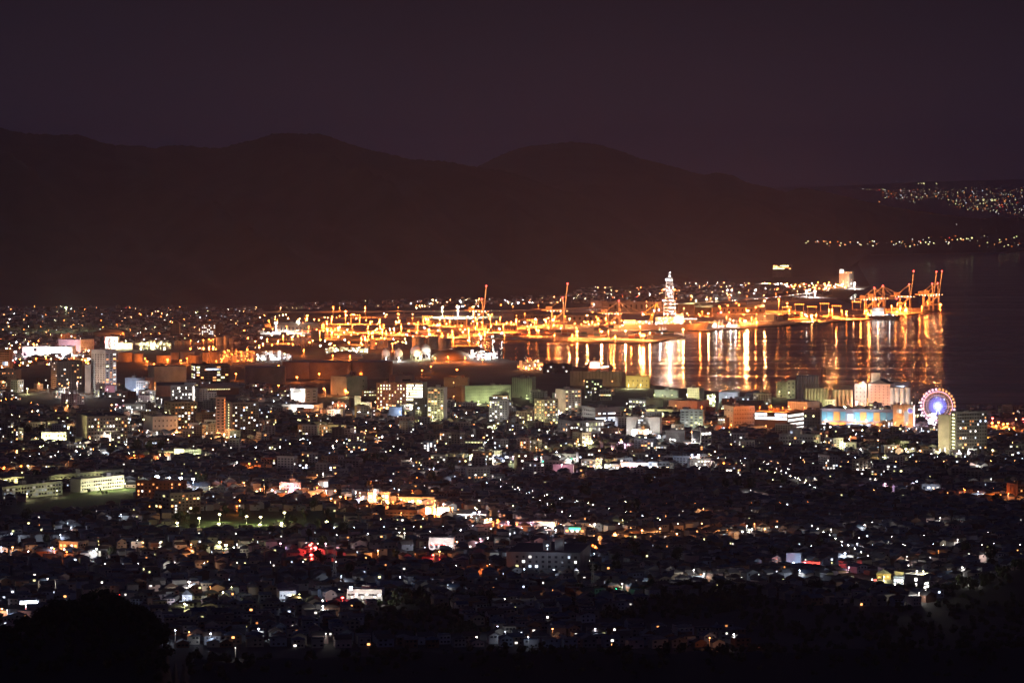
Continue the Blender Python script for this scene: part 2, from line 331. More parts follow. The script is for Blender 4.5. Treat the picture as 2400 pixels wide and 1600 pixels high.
def bld(label, x, y, wall, sl=None, sr=None, name='building', cat='building', a=None, dep=15, roof='flat', rm='dark', rh=None, lit=None, flat=None, sign=None, lm=None, group=None, base=None, pent=True, z0=2.0, door=None):
    xl, xc, xr = x; yt, yb = y; wall = WALLS[wall] if isinstance(wall, str) else wall
    nx, ny, al, L, D = frame(xl, xc, xr, yb, a, dep); h = (yb-yt)*ny/F
    root = empty(name, (nx, ny, z0), -al); FOOT.append((nx, ny, al, L, D))
    wh = h if roof == 'flat' else h-(rh or h*.3)
    b = MB(); b.box(-L, 0, 0, D, -1, wh); b.build('wall', wall, root)
    rmat = ROOFS[rm]; b = MB()
    if roof == 'flat':
        b.box(-L+.3, -.3, .3, D-.3, wh+.003, wh+.12); ro = b.build('roof', rmat, root)
        b = MB(); e = .25
        b.box(-L-.1, .1, -.1, e, wh, wh+.8); b.box(-L-.1, .1, D-e, D+.1, wh, wh+.8); b.box(-L-.1, -L+e, e, D-e, wh, wh+.8); b.box(-e, .1, e, D-e, wh, wh+.8)
        b.build('parapet', wall, ro)
        if pent and L > 14 and h > 9:
            q = R.uniform(.2, .7); pw = min(6, L*.25); b = MB(); b.box(-L*q-pw, -L*q, D*.3, D*.3+min(6, D*.4), wh+.12, wh+.12+R.uniform(2.5, 4)); b.build('stair_tower', wall, ro)
            b = MB(); b.box(-L*(1-q)*.5-1.5, -L*(1-q)*.5+1.5, D*.5, D*.5+2, wh+.12, wh+1.6); b.build('roof_unit', steel, ro)
            b = MB(); b.cyl(-L*q*.6, D*.5, 1.1, wh+.12, wh+2.4, 12); b.build('water_tank', WALLS['cream'], ro)
            MB().bar((-L*q-pw*.5, D*.4, wh+2), (-L*q-pw*.5, D*.4, wh+8), .15).build('aerial', steel, ro)
    elif roof == 'gable': b.gable(-L, 0, 0, D, wh, h, .6, 'x'); b.build('roof', rmat, root)
    elif roof == 'gabley': b.gable(-L, 0, 0, D, wh, h, .6, 'y'); b.build('roof', rmat, root)
    elif roof == 'hip': b.hip(-L, 0, 0, D, wh, h, .8); b.build('roof', rmat, root)
    elif roof == 'arch':
        n = 10; pts = [(-L*(.5-.5*math.cos(math.pi*i/n)), wh+(h-wh)*math.sin(math.pi*i/n)) for i in range(n+1)]
        vs = [(u, -.3, z) for u, z in pts]+[(u, D+.3, z) for u, z in pts]
        b.add(vs, [(i, i+1, n+2+i, n+1+i) for i in range(n)]+[tuple(range(n+1)), tuple(range(2*n+1, n, -1))]); b.build('roof', rmat, root)
    if not sl and L > 14:
        for i in range(1, int(L/7)+1): b = MB(); u = L*i/(int(L/7)+1); b.box(-u-.3, -u+.3, -.35, -.01, 0, wh-.3); b.build('pilaster', wall, root)
        b = MB(); b.box(-L, 0, -.45, -.01, wh*.82, wh*.82+.4); b.build('string_course', wall, root)
    if sl: facade(root, 'L', L, wh, sl, wall)
    if sr: facade(root, 'R', D, wh, sr, wall)
    if door is None and L > 8: b = MB(); b.box(-L*.55-1.1, -L*.55+1.1, -.1, -.015, 0, 2.4); b.build('door', glass, root)
    for s in sign or ():                 # face, u share, z share, width m, height m, colour key, strength
        f, u, z, sw, sh, c, stg = s[:7]; n = 1 if not isinstance(c, str) or sw*sh < 25 else max(2, int(sw/3.2)); q0 = (L if f == 'L' else D)*u
        for i in range(n):
            b = MB(); a0, a1 = q0-sw/2+sw*i/n+(.12 if n > 1 else 0), q0-sw/2+sw*(i+1)/n-(.12 if n > 1 else 0)
            if f == 'L': b.box(-a1, -a0, -.5, -.12, wh*z, wh*z+sh)
            else: b.box(.12, .5, a0, a1, wh*z, wh*z+sh)
            b.build('sign', emat(c, stg if n == 1 else R.choice((.6, 1.6, 3, stg)), 'AUTO') if isinstance(c, str) else c, root)
    for l in lit or ():                  # lamps added to light the walls: colour, power, height, distance, share along the facade
        c, P, hh, dd, u = l
        X = nx-math.cos(al)*L*u-math.sin(al)*dd; Y = ny+math.sin(al)*L*u-math.cos(al)*dd
        px, py = PX(X, Y, hh); lamp(px, py, c, hh, P*LK, R.uniform(.35, .6), R.choice((16, 26)), 'yard')
    tag(root, label, cat, group)
    if label: USED.add(label)
    if lm: LM.append((lm, (xl+xr)/2, yb))
    root['_r'] = 0; del root['_r']
    return root, L, D, h
TEAL = mat('teal_panel', (.10,.30,.36), .5, .15); AMBER = mat('amber_panel', (.55,.30,.07), .6, .15)
# ---------------------------------------------------------------- town buildings, one by one: (left, near corner, right), (top, base)
def LT(c, P, *us, h=11, d=24): return [(c, P, h, d, u) for u in us]  # specs of the fill lamps added before a facade
bld('pale twenty storey tower with a white grid of windows and a recessed top', (214,247,273), (821,921), 'white', ('g',5,17,.06,MIX,{'max':60,'top':5,'w':.42,'h':.42}), ('g',3,17,.45,WARM,{'max':60,'top':5,'w':.6,'h':.42}), 'apartment_tower', 'apartment tower', lit=[('W',34000,20,60,.2),('o',26000,20,60,.8)], lm='white gridded tower')
bld('plain grey windowless slab standing against the gridded tower', (199,199,213), (856,921), 'grey', None, None, 'stair_tower_block', 'tower', dep=12, lit=LT('W',9000,.5))
bld('dark brick apartment block with four pale vertical fins', (121,135,193), (848,913), 'dark', ('b',3,13,.1,COOL,{'rail':WALLS['white'],'fins':1,'max':20,'merge':1}), ('g',9,13,.12,WARM,{'max':60}), 'apartment_block', 'apartment block', lit=LT('o',12000,.5)+LT('W',6000,-1.0), lm='dark brick block with fins')
bld('long low white shopping hall glaring with light', (52,170,178), (813,838), 'white', ('r',14,2,1,('W',),{'st':(1.6,3),'h':.6,'w':.8}), None, 'shopping_hall', 'shop', sign=[('L',.35,.12,95,2.6,'W',4)], lit=LT('W',38000,.15,.4,.65,h=10,d=26)+LT('P',24000,.95,h=10,d=26), lm='glaring white shopping hall')
bld('big white box store with a row of blue letters and a speckled side', (137,189,220), (797,831), 'white', ('n',1,1,0,MIX), ('g',5,3,0,MIX,{'w':.2,'h':.2}), 'box_store', 'shop', a=26, lit=LT('P',60000,.3,h=14,d=45)+LT('o',50000,-.5,h=12,d=20), lm='white box store')
bld('small pale block at the edge with one lit blue panel', (-12,22,30), (820,868), 'beige', ('r',6,8,.12,WARM,{'w':.9,'h':.4}), None, 'office_block', 'office', lit=LT('o',9000,.3), sign=[('L',.3,.25,9,6,'B',4)], lm='pale edge block')
bld('beige office with small dim windows at the edge of town', (-20,38,50), (868,905), 'beige', ('g',12,4,.12,WARM,{'w':.3,'h':.3}), None, 'office_block', 'office', lit=LT('o',9000,.4))
bld('huge windowless grey factory box under a flat roof', (347,362,437), (860,912), 'grey', None, ('n',1,1,0,MIX), 'factory_box', 'factory', lit=LT('o',14000,-.6)+LT('O',9000,-1.6), lm='grey factory box')
bld('low amber lit annex in front of the factory box', (365,366,438), (896,920), 'beige', None, ('g',9,1,.1,WARM), 'factory_annex', 'factory', a=84, lit=[('O',7000,9,14,-.4),('O',7000,9,14,-1.6)])
bld('silvery blue hall with a stepped roof beside the factory', (293,339,361), (887,921), 'blue', None, ('n',1,1,0,MIX), 'storage_hall', 'warehouse', lit=LT('B',7000,.2,.75,h=9,d=20), lm='silvery blue hall')
bld('office in a dark frame with glowing yellow floors and a blue top panel', (448,458,538), (856,908), 'dark', ('r',2,8,.7,YEL,{'st':(2,4)}), ('g',8,8,.3,('Y','W','o'),{'st':(2,4),'w':.8}), 'framed_office', 'office', sign=[('R',.52,.78,24,2.2,'B',2.5)], lit=LT('o',9000,-1.5), lm='dark framed office')
bld('red brick hall with a barrel roof of lit panels', (470,478,560), (899,926), 'brick', None, ('g',11,1,.9,('Y',),{'st':(4,),'z0':8,'w':.85,'x1':.75,'h':.5}), 'station_hall', 'hall', roof='arch', rh=7, rm='pale', lit=LT('O',9000,-1.2), lm='barrel roofed hall')
bld('white office with a dark blue rooftop sign and four tall lit panes', (400,403,458), (904,945), 'grey', None, ('g',14,5,.3,('W',),{'st':(6,),'w':.5}), 'office_block', 'office', sign=[('R',.78,1.05,17,3.2,WALLS['blue'],0),('R',.9,.1,3,21,'W',5)], lit=LT('W',5000,-2,-5), lm='office with the blue roof sign')
bld('ten storey balconied block with a bright white end', (385,401,463), (943,1008), 'beige', ('g',2,9,.1,WARM), ('b',8,9,.25,WARM,{'max':60}), 'apartment_block', 'apartment block', lit=LT('Y',5000,.5)+LT('o',9000,-1.5,-3.5), lm='balconied block with a bright end')
bld('dim brown apartment block with few lights', (455,460,506), (968,1010), 'brick', None, ('g',8,6,.08,WARM), 'apartment_block', 'apartment block', lit=LT('o',3500,-3))
bld('narrow orange lit apartment wing with a lamp on every floor', (506,528,529), (932,1020), 'pink', ('b',2,12,0,('O',),{'merge':1}), None, 'apartment_wing', 'apartment block', lit=[('o',5000,10,24,.5)], sign=[('L',.06,k*.082+.03,.6,.7,'O',14) for k in range(12)], lm='orange lit wing')
bld('wide grey apartment slab with a yellowish end wall', (529,543,607), (944,1021), 'mid', ('g',1,12,1,('Y',),{'w':.12,'h':.18,'st':(8,)}), ('b',10,12,.2,MIX,{'max':70}), 'apartment_slab', 'apartment block', lit=LT('Y',9000,.5,d=18)+LT('o',9000,-2,-4), lm='wide grey slab')
bld('seven storey housing block with stepped balconies and a pitched end roof', (178,204,300), (977,1039), 'beige', ('n',1,1,0,MIX), ('b',13,7,.4,('W','o','Y','W'),{'max':90,'w':.4}), 'apartment_block', 'apartment block', a=72, lit=LT('o',9000,.5)+[('W',9000,8,20,-.9),('W',9000,8,20,-2.5)], lm='seven storey housing block')
bld('white box with a glowing blue left wall and round vents', (337,358,416), (977,1018), 'white', ('n',1,1,0,MIX), ('g',6,3,0,MIX,{'w':.3,'h':.3}), 'cold_store', 'warehouse', lit=LT('B',30000,.5,h=4,d=12)+LT('W',6000,-1.5,-2.5), lm='white box with a blue wall')
bld('long low hall flooded with yellowish light', (97,155,163), (1014,1038), 'white', ('g',8,2,.5,YEL,{'st':(3,)}), None, 'sports_hall', 'hall', lit=LT('Y',11000,.2,.5,.8,h=8,d=12), lm='flooded yellow hall')
bld('pink block at the foot of the gridded tower', (224,246,248), (899,929), 'pink', ('g',4,6,.05,WARM,{'w':.3}), None, lit=LT('P',3500,.5,d=14))
bld('pinkish low block with a blank wall facing the town', (246,269,272), (904,926), 'pink', ('n',1,1,0,MIX), None, lit=LT('P',3500,.6,d=14))
bld('long low office with a bright ground floor', (291,340,343), (948,972), 'grey', ('g',12,2,.5,('W','B'),{'st':(4,),'x0':.05}), None, 'office_block', 'office', lit=LT('W',5000,.5), lm='long low office')
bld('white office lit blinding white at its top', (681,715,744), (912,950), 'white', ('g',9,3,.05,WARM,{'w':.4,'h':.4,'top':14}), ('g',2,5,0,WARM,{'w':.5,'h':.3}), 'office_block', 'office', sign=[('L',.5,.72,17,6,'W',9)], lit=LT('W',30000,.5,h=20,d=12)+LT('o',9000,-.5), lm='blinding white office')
bld('long white low hall in front of the blinding office', (662,735,757), (950,966), 'white', None, None, 'bus_hall', 'hall', lit=LT('W',26000,.35,h=10,d=10)+LT('o',6000,-.3))
bld('grey windowless warehouse with two faces', (775,812,861), (884,927), 'grey', ('n',1,1,0,MIX), ('g',8,3,0,MIX,{'only':[6],'w':.3,'h':.3}), 'warehouse', 'warehouse', lit=LT('o',12000,.5)+LT('G',8000,-.8), lm='two faced grey warehouse')
bld('big red brick office with small bright windows', (882,951,952), (898,962), 'brick', ('g',10,8,.42,('W','Y'),{'w':.3,'h':.5,'st':(3,5),'max':80}), None, 'brick_office', 'office', dep=26, lit=LT('o',13000,.3,.8,d=40), lm='big brick office')
bld('glazed wing with brilliantly lit floors beside the brick office', (952,991,1001), (898,962), 'beige', ('r',9,9,.95,('Y','W'),{'st':(4,6),'w':.95,'h':.55,'max':90}), ('n',1,1,0,MIX), 'office_wing', 'office', lit=LT('W',5000,.5), lm='glazed office wing')
bld('pale penthouse storey on top of the brick office', (912,926,971), (881,899), 'cream', None, ('r',1,1,0,MIX,{'h':.3,'x0':.2}), 'plant_storey', 'office', lit=None)
bld('white cylindrical tower of curved balconies', (1002,1040,1048), (910,992), 'white', ('b',5,15,.3,('o','Y','W'),{'max':75,'rail':WALLS['white']}), ('n',1,1,0,MIX), 'balcony_tower', 'apartment tower', lit=LT('Y',14000,.4,d=30,h=14), lm='white balcony tower')
bld('dark slender block against the balcony tower', (968,972,1001), (934,990), 'dark', ('n',1,1,0,MIX), ('g',5,9,.12,COOL), 'apartment_block', 'apartment block', lit=LT('W',3000,-1))
bld('white slab with a lower wing at its foot', (831,845,846), (929,968), 'white', None, None, 'office_block', 'office', lit=LT('Y',9000,.5,d=16))
bld('white three storey wing with small windows', (845,869,871), (944,969), 'white', ('g',5,4,.1,WARM,{'w':.35}), None, 'office_block', 'office', lit=LT('W',4000,.5))
bld('blank ochre box with a flat roof', (831,863,866), (952,979), 'ochre', None, None, 'storage_box', 'warehouse', lit=LT('Y',4000,.5), lm='ochre box')
bld('grey metal shed with one bright lamp', (911,942,946), (955,979), 'blue', None, None, 'shed', 'warehouse', lit=LT('B',5000,.1,d=8))
bld('small pink office of three floors', (781,809,812), (946,962), 'pink', ('g',6,3,.1,WARM), None, 'office_block', 'office', lit=LT('o',12000,.5,d=14))
bld('white clinic with dark ribbon windows', (766,798,803), (960,979), 'white', ('r',6,3,.15,COOL), None, 'clinic', 'office', lit=LT('o',7000,.8,d=12)+LT('W',6000,.3,d=12))
bld('long three storey school with warm lit rooms', (698,809,812), (997,1024), 'beige', ('g',22,3,.3,('o','W','Y'),{'st':(2,4),'max':66}), None, 'school', 'school', lit=LT('Y',6000,.1,d=14)+LT('o',5000,.7,d=14), lm='long warm lit school')
bld('long greenish lit warehouse with small high vents', (1090,1198,1212), (903,943), 'green', ('g',22,5,0,MIX,{'w':.25,'h':.25,'top':2,'max':22}), None, 'green_warehouse', 'warehouse', a=-20, lit=LT('G',9000,.15,.45,.8,h=6,d=18), lm='green lit warehouse')
bld('dark front section of the greenish warehouse', (1048,1090,1091), (910,941), 'beige', ('n',1,1,0,MIX), None, 'warehouse', 'warehouse', lit=LT('o',3000,.5))
bld('pale long roofed store behind the green warehouse', (1040,1097,1100), (886,908), 'green', None, None, 'warehouse', 'warehouse', lit=LT('o',5000,.5))
bld('tall dim ribbed grain store', (1200,1247,1256), (886,932), 'green', ('g',9,1,0,MIX,{'w':.12,'h':.85}), None, 'grain_store', 'warehouse', lit=LT('G',5000,.15,h=6,d=18), lm='ribbed grain store')
bld('slim grey apartment tower with a taller lift shaft', (1146,1190,1193), (938,990), 'grey', ('g',7,9,.2,('W','Y'),{'max':50}), None, 'apartment_tower', 'apartment tower', lit=LT('W',7000,.5), lm='slim grey tower')
bld('grey lift shaft beside the slim tower', (1146,1155,1156), (931,989), 'grey', None, None, 'lift_shaft', 'tower', dep=6, pent=False)
bld('cream ten storey block with warm corner lights', (1252,1275,1308), (937,1003), 'cream', ('g',4,10,.55,('Y','o'),{'w':.3,'h':.35,'st':(4,)}), ('b',5,10,.42,('o','W','Y'),{'fins':1,'max':50}), 'apartment_tower', 'apartment tower', lit=LT('Y',6000,.5)+LT('Y',9000,-1.2), lm='cream ten storey block')
bld('white eleven storey tower with square balcony cells', (1302,1324,1362), (914,973), 'white', ('n',1,1,0,MIX), ('b',5,11,.38,('W','Y','o'),{'fins':1,'max':55}), 'apartment_tower', 'apartment tower', lit=LT('o',4000,.4)+LT('W',16000,-1.4,d=30), lm='white eleven storey tower')
bld('dark apartment block with yellow stair lights behind the towers', (1370,1372,1412), (890,938), 'dark', None, ('g',6,8,.16,('Y','G')), 'apartment_block', 'apartment block', lit=LT('Y',2000,-3))
bld('grey two part factory with a lit lower ribbon', (1363,1395,1455), (956,996), 'grey', ('g',7,4,0,MIX,{'w':.4,'h':.3}), ('r',10,5,.35,('W','B'),{'st':(4,),'w':.95,'top':6}), 'factory_office', 'factory', lit=LT('W',7000,.5)+LT('B',7000,-1.5), lm='two part grey factory')
bld('grey council school with tall framed windows', (1307,1343,1417), (988,1029), 'mid', ('g',6,3,.2,WARM,{'w':.25,'h':.35}), ('g',10,3,.45,('W','Y','W'),{'w':.62,'h':.6,'st':(1.2,2.5),'max':30}), 'school', 'school', lit=LT('W',3500,.5)+LT('P',6000,-4.0), lm='school with framed windows')
bld('wide white windowless front with six small lit windows', (1468,1547,1551), (979,1025), 'white', ('g',12,7,.45,('W','B'),{'only':[5,6,7],'w':.8,'h':.25}), None, 'factory_block', 'factory', lit=LT('W',13000,.2,.75,d=24), lm='wide white front')
bld('low white annex with amber lamps in front of the wide white block', (1483,1520,1524), (1007,1028), 'cream', ('g',4,2,0,MIX,{'w':.3}), None, 'factory_annex', 'factory', lit=LT('o',5000,.4,d=9))
bld('low red balconied office right next to the wide white block', (1548,1590,1592), (981,1001), 'brick', ('b',6,4,.1,WARM,{'rail':WALLS['white']}), None, 'office_block', 'office', lit=LT('o',5000,.5))
bld('blue grey office with lit strips and a roof cabin', (1594,1648,1651), (961,1008), 'blue', ('b',5,7,.35,('W','Y'),{'rail':WALLS['blue'],'max':35}), None, 'office_block', 'office', lit=LT('Y',8000,.1,d=14)+LT('W',6000,.9), lm='blue grey strip office')
bld('blank grey building with a stair scar', (1560,1605,1608), (1010,1044), 'mid', ('g',8,5,.04,COOL,{'w':.3,'h':.25}), None, 'office_block', 'office', lit=LT('W',3500,.6), lm='blank grey building')
bld('dark glass shop with white show windows', (1621,1643,1668), (1010,1050), 'white', ('g',1,1,0,MIX,{'w':.86,'h':.8}), ('r',3,4,.6,('W',),{'st':(7,)}), 'showroom', 'shop', lit=LT('W',9000,.9,h=6,d=9), lm='dark glass showroom')
bld('long brown box with a pinkish end wall', (1567,1634,1663), (941,965), 'pink', None, None, 'warehouse', 'warehouse', lit=LT('o',7000,.5)+LT('O',9000,-.4), lm='long brown box')
bld('greenish two tone factory with lit slots', (1473,1514,1554), (938,960), 'grey', ('r',5,3,.25,('W','Y')), None, 'factory_block', 'factory', lit=LT('W',4000,.4)+LT('G',6000,-.6), lm='two tone factory')
bld('long pale workshop with lamps along its wall', (1514,1590,1594), (961,977), 'cream', ('g',10,1,.1,MIX), None, 'workshop', 'factory', lit=LT('Y',5000,.3,.6,.9,d=10,h=7))
bld('blue grey machine hall by the water', (1534,1589,1591), (915,931), 'blue', None, None, 'machine_hall', 'factory', lit=LT('Y',4000,.2,.6,.95,d=14,h=6), lm='machine hall by the water')
bld('pale green process building beside a lit pipe rack', (1611,1639,1650), (910,936), 'white', ('g',5,4,0,MIX,{'w':.4,'h':.3}), None, 'process_building', 'factory', lit=LT('Y',9000,.7,d=16,h=10), lm='pale process building')
bld('yellowish ribbed warehouse at the waterfront', (1467,1522,1524), (882,909), 'ochre', ('g',5,2,0,MIX,{'w':.25,'h':.35,'top':3}), None, 'ribbed_warehouse', 'warehouse', lit=LT('Y',14000,.3,.8,d=20,h=8), lm='yellowish ribbed warehouse')
bld('long dim brown warehouse along the water', (1336,1466,1467), (872,905), 'beige', ('g',16,1,0,MIX,{'w':.08,'h':.9}), None, 'warehouse', 'warehouse', rm='dark', lit=LT('o',1500,.2,.7), lm='long dim waterfront warehouse')
bld('dim low warehouse beyond the dark towers', (1272,1340,1342), (853,875), 'dark', ('g',9,2,.2,('W',),{'w':.4,'h':.25}), None, 'warehouse', 'warehouse')
bld('white seaside shed with a bluish wall', (1685,1729,1733), (920,944), 'white', None, None, 'shed', 'warehouse', lit=LT('B',8000,.5,d=20), lm='white seaside shed')
bld('dark seaside office with three yellow lights', (1748,1788,1790), (921,944), 'dark', ('g',9,3,.15,('Y',)), None, 'office_block', 'office', lit=LT('B',3000,.2))
bld('dark roofed barn with an orange lit gable', (1682,1780,1796), (942,964), 'brick', None, None, 'barn', 'warehouse', roof='gable', rh=11, rm='dark', a=12, lit=LT('O',12000,-.3,d=10), lm='dark roofed barn')
bld('white tiled plant washed in orange light', (1697,1719,1769), (953,1005), 'white', ('g',3,4,0,MIX,{'w':.3,'h':.2}), ('g',8,5,0,MIX,{'w':.35,'h':.25,'max':24}), 'process_plant', 'factory', lit=LT('o',8000,.5)+LT('O',4500,-.8,d=16,h=6), lm='orange washed plant')
bld('brown parking garage with open lit decks and an orange roof deck', (1768,1846,1884), (968,1013), 'brick', ('r',8,2,1,('W','B'),{'st':(4,),'w':.96,'h':.7,'z0':14,'top':.8}), ('r',5,4,1,('W',),{'st':(3,),'w':.95,'h':.5}), 'parking_garage', 'parking garage', rm='pale', lit=LT('o',5000,.4)+[('O',16000,32,-14,.3),('O',16000,32,-14,.7),('O',16000,32,-10,.95)], lm='parking garage')
bld('long white warehouse with a taller block at its end', (1846,1892,1921), (943,967), 'white', ('g',10,1,0,MIX,{'w':.05,'h':.9}), None, 'warehouse', 'warehouse', lit=LT('o',9000,.5,-.3,d=22))
bld('narrow dark office with a few white windows', (1884,1923,1926), (962,1010), 'dark', ('g',6,6,.25,('W','Y')), None, 'office_block', 'office', lm='narrow dark office')
bld('brick hall with a sloped roof and small arcade lights', (1924,1971,1974), (974,1000), 'brick', ('r',16,2,.9,('o',),{'st':(2,),'w':.4,'h':.2,'top':9}), None, 'brick_hall', 'hall', roof='gable', rh=6, lit=LT('o',7000,.5,d=15))
bld('long shopping wall of teal and amber panels', (1922,2094,2096), (961,1006), 'mid', None, None, 'shopping_mall', 'shopping mall', dep=35, pent=False,
  lit=LT('B',12000,.35,.5,.9,.08,h=14,d=12)+LT('o',9000,.3,.7,.85,.15,h=6,d=10), sign=[('L',(k+.5)/11,.42,7.6,11,TEAL if k not in (2,4,8) else AMBER,0) for k in range(11) if k != 6]+[('L',.59,.4,14,9,'B',4),('L',.34,.02,15,8,'o',5)]+[('L',(k+.5)/8,.04,10,7,AMBER,0) for k in (0,1,3,4,5,6,7)], lm='teal shopping wall')
bld('amber lit cinema block with a round emblem', (2093,2141,2144), (951,1012), 'cream', ('n',1,1,0,MIX), None, 'cinema_block', 'shopping mall', pent=False, lit=LT('o',11000,.25,.8,h=14,d=14)+LT('W',9000,.4,h=8,d=10), sign=[('L',.7,.72,6,4.5,'W',6),('L',.35,.3,6,16,'W',1.6)], lm='amber cinema block')
bld('blank khaki end tower of the seaside slab', (2199,2225,2228), (974,1064), 'cream', ('n',1,1,0,MIX), None, 'stair_tower_block', 'tower', dep=10, lit=LT('Y',13000,.5,d=30,h=10), lm='khaki end tower')
bld('long seaside apartment slab with a zigzag of lit stairs', (2228,2241,2314), (966,1064), 'mid', ('g',1,12,1,('Y',),{'w':.5,'h':.35,'st':(4,)}), ('b',12,12,.2,('o','W','B','o'),{'max':95}), 'apartment_slab', 'apartment block', a=74, lit=LT('W',7000,-1.5,-4), lm='long seaside slab')
bld('white school with a clock tower and a bright entrance', (1826,1921,1924), (1020,1050), 'white', ('g',14,3,.06,WARM,{'w':.5,'h':.35,'max':42}), None, 'school', 'school', lit=LT('Y',12000,.3,.7,.92,d=12,h=7), sign=[('L',.25,.02,22,2.2,'Y',4)], lm='white clock tower school')
bld('pale clock tower rising from the white school', (1851,1877,1879), (1007,1049), 'white', None, None, 'clock_tower', 'tower', dep=8, pent=False, sign=[('L',.85,.8,2.4,2.4,'B',.8)])
bld('small white office with three square windows', (1961,2006,2008), (1038,1056), 'white', ('g',4,2,0,MIX,{'w':.35}), None, lit=LT('Y',3500,.5,d=12))
bld('blank coral box among dark roofs', (1991,2007,2012), (1024,1040), 'pink', None, None, 'storage_box', 'warehouse', lit=LT('o',5000,.5,d=10))
bld('white dormitory with square dark windows', (2083,2130,2133), (1035,1052), 'white', ('g',8,2,0,MIX,{'w':.4}), None, 'dormitory', 'building', lit=LT('Y',6000,.8,d=12))
bld('orange brick apartment block at the edge of the view', (2359,2385,2420), (1136,1172), 'brick', None, ('b',6,4,.1,WARM,{'rail':WALLS['beige']}), 'apartment_block', 'apartment block', lit=LT('O',5000,1.1,d=6,h=6)+LT('o',3000,-1), lm='orange brick block')
bld('dim school wing with lit classrooms beside the playing field', (5,146,148), (1128,1158), 'green', ('g',20,3,.35,('B','W'),{'w':.7,'h':.5,'st':(.25,.4,.6),'max':60}), None, 'school', 'school', a=-54, dep=14, lit=LT('Y',2500,.25,.75,d=13,h=8), lm='dim school wing')
bld('three storey white school washed in yellow light', (189,291,293), (1114,1143), 'white', ('g',18,3,.2,('B','W'),{'w':.7,'h':.45,'st':(.4,),'max':54}), None, 'school', 'school', a=-54, dep=14, lit=LT('Y',5000,.2,.5,.85,d=13,h=8), lm='yellow washed school')
bld('rear school range under a long dark roof', (79,290,292), (1100,1122), 'green', ('g',22,3,.02,YEL,{'w':.6,'h':.4,'max':30}), None, 'school', 'school', a=-50, dep=14, lit=LT('Y',3000,.3,.7,d=10,h=7))
bld('far school range at the edge with ribbon windows', (-30,78,80), (1115,1132), 'cream', ('g',12,3,.05,YEL,{'w':.7,'h':.45,'max':36}), None, 'school', 'school', a=-50, dep=14, lit=LT('Y',6000,.4,.8,d=12,h=7))
bld('dark brown five storey block with orange windows', (318,436,438), (1128,1173), 'brick', ('g',13,5,.28,('o','o','W'),{'w':.45,'h':.5,'st':(1.5,3),'max':65}), None, 'apartment_block', 'apartment block', lit=LT('o',1500,.5), lm='dark brown five storey block')
bld('stepped grey apartment block with mixed lights', (362,398,470), (1157,1207), 'mid', ('b',4,5,.1,WARM), ('b',8,6,.22,('W','Y','o'),{'max':45}), 'apartment_block', 'apartment block', lit=LT('o',2500,-2), lm='stepped grey block')
bld('low orange lit shed with a ribbon of windows', (318,360,362), (1178,1193), 'ochre', ('g',7,1,.5,('o',),{'h':.35}), None, 'shed', 'building', lit=LT('O',4500,.5,d=9,h=6))
bld('bright yellow and white corner block', (408,431,435), (1053,1070), 'white', ('r',3,2,1,('Y',),{'st':(5,)}), None, 'corner_shop', 'shop', lit=LT('Y',16000,.5,d=10,h=7), lm='bright yellow corner block')
bld('small glowing white shed in front of the yellow block', (385,400,406), (1064,1081), 'white', None, None, 'shed', 'shop', sign=[('L',.3,.1,5,5,'W',4)], lit=LT('W',9000,.3,d=8,h=6))
bld('ribbed green hall lit from beside', (431,471,474), (1054,1073), 'green', ('g',9,1,0,MIX,{'w':.3,'h':.8}), None, 'sports_hall', 'hall', lit=LT('G',6000,.3,d=10,h=7)+LT('W',6000,.8,d=10,h=5))
bld('convenience store under a glaring white canopy', (46,90,98), (1408,1428), 'white', ('r',4,1,1,('W','B'),{'st':(7,),'h':.6,'w':.96}), None, 'convenience_store', 'shop', a=-12, pent=False, sign=[('L',.5,.74,12,1.1,'B',7)], lit=LT('B',3500,.3,.8,d=6,h=6), lm='glaring convenience store')
bld('shop house with a glowing glass corner', (138,182,207), (1271,1296), 'beige', ('r',5,2,.6,('W','o'),{'st':(4,)}), ('g',4,2,0,MIX), 'shop_house', 'shop', lit=LT('o',3500,.9,.3,d=7,h=5), lm='shop with a glass corner')
bld('narrow white building washed in bluish light', (427,450,455), (1380,1417), 'white', ('g',2,3,0,MIX,{'w':.6}), None, 'shop_house', 'building', roof='gabley', rh=4, lit=LT('B',3500,.5,d=8,h=8), lm='narrow bluish building')
bld('red and brown four storey apartment block', (902,978,998), (1197,1223), 'brick', ('b',8,3,.05,WARM,{'rail':WALLS['beige']}), None, 'apartment_block', 'apartment block', lit=LT('O',6000,-.6,d=8,h=8)+LT('o',3000,.4,d=10), lm='red brown block')
bld('brilliant white shop with a red stripe', (1005,1063,1066), (1262,1291), 'white', ('r',5,1,1,('P','W'),{'st':(3,),'h':.8,'top':5}), None, 'shop_building', 'shop', pent=False, sign=[('L',.5,.5,18,.5,'R',3)], lit=LT('W',2500,.3,.8,d=9,h=9)+LT('P',1500,.5,d=9,h=4), lm='brilliant white shop')
bld('white two storey bank with a curved front and rooftop sign', (813,895,901), (1383,1414), 'white', ('r',10,2,.15,('W','Y'),{'h':.35,'w':.9}), None, 'bank_building', 'shop', lit=LT('W',2000,.15,.5,.8,d=10,h=8), sign=[('L',.88,1.05,2,2.2,'B',8)], lm='curved white bank')
bld('low white wing with two lit windows', (655,693,695), (1386,1402), 'white', ('g',5,1,.4,('Y','W')), None, 'house_wing', 'building', a=-12, lit=LT('B',3000,.5,d=9,h=6))
bld('wide dark hospital with sloping buttresses and a blue lit end', (1187,1360,1384), (1297,1348), 'mid', ('g',10,4,.26,('W','o','Y','B'),{'w':.42,'h':.5,'st':(1.5,3),'x1':.9}), None, 'stepped_hospital', 'hospital', a=8, pent=False, lit=[('B',160,9,25,.3),('B',160,9,25,.7),('B',1300,26,12,.42),('B',9000,6,5,-.06)], lm='stepped hospital')
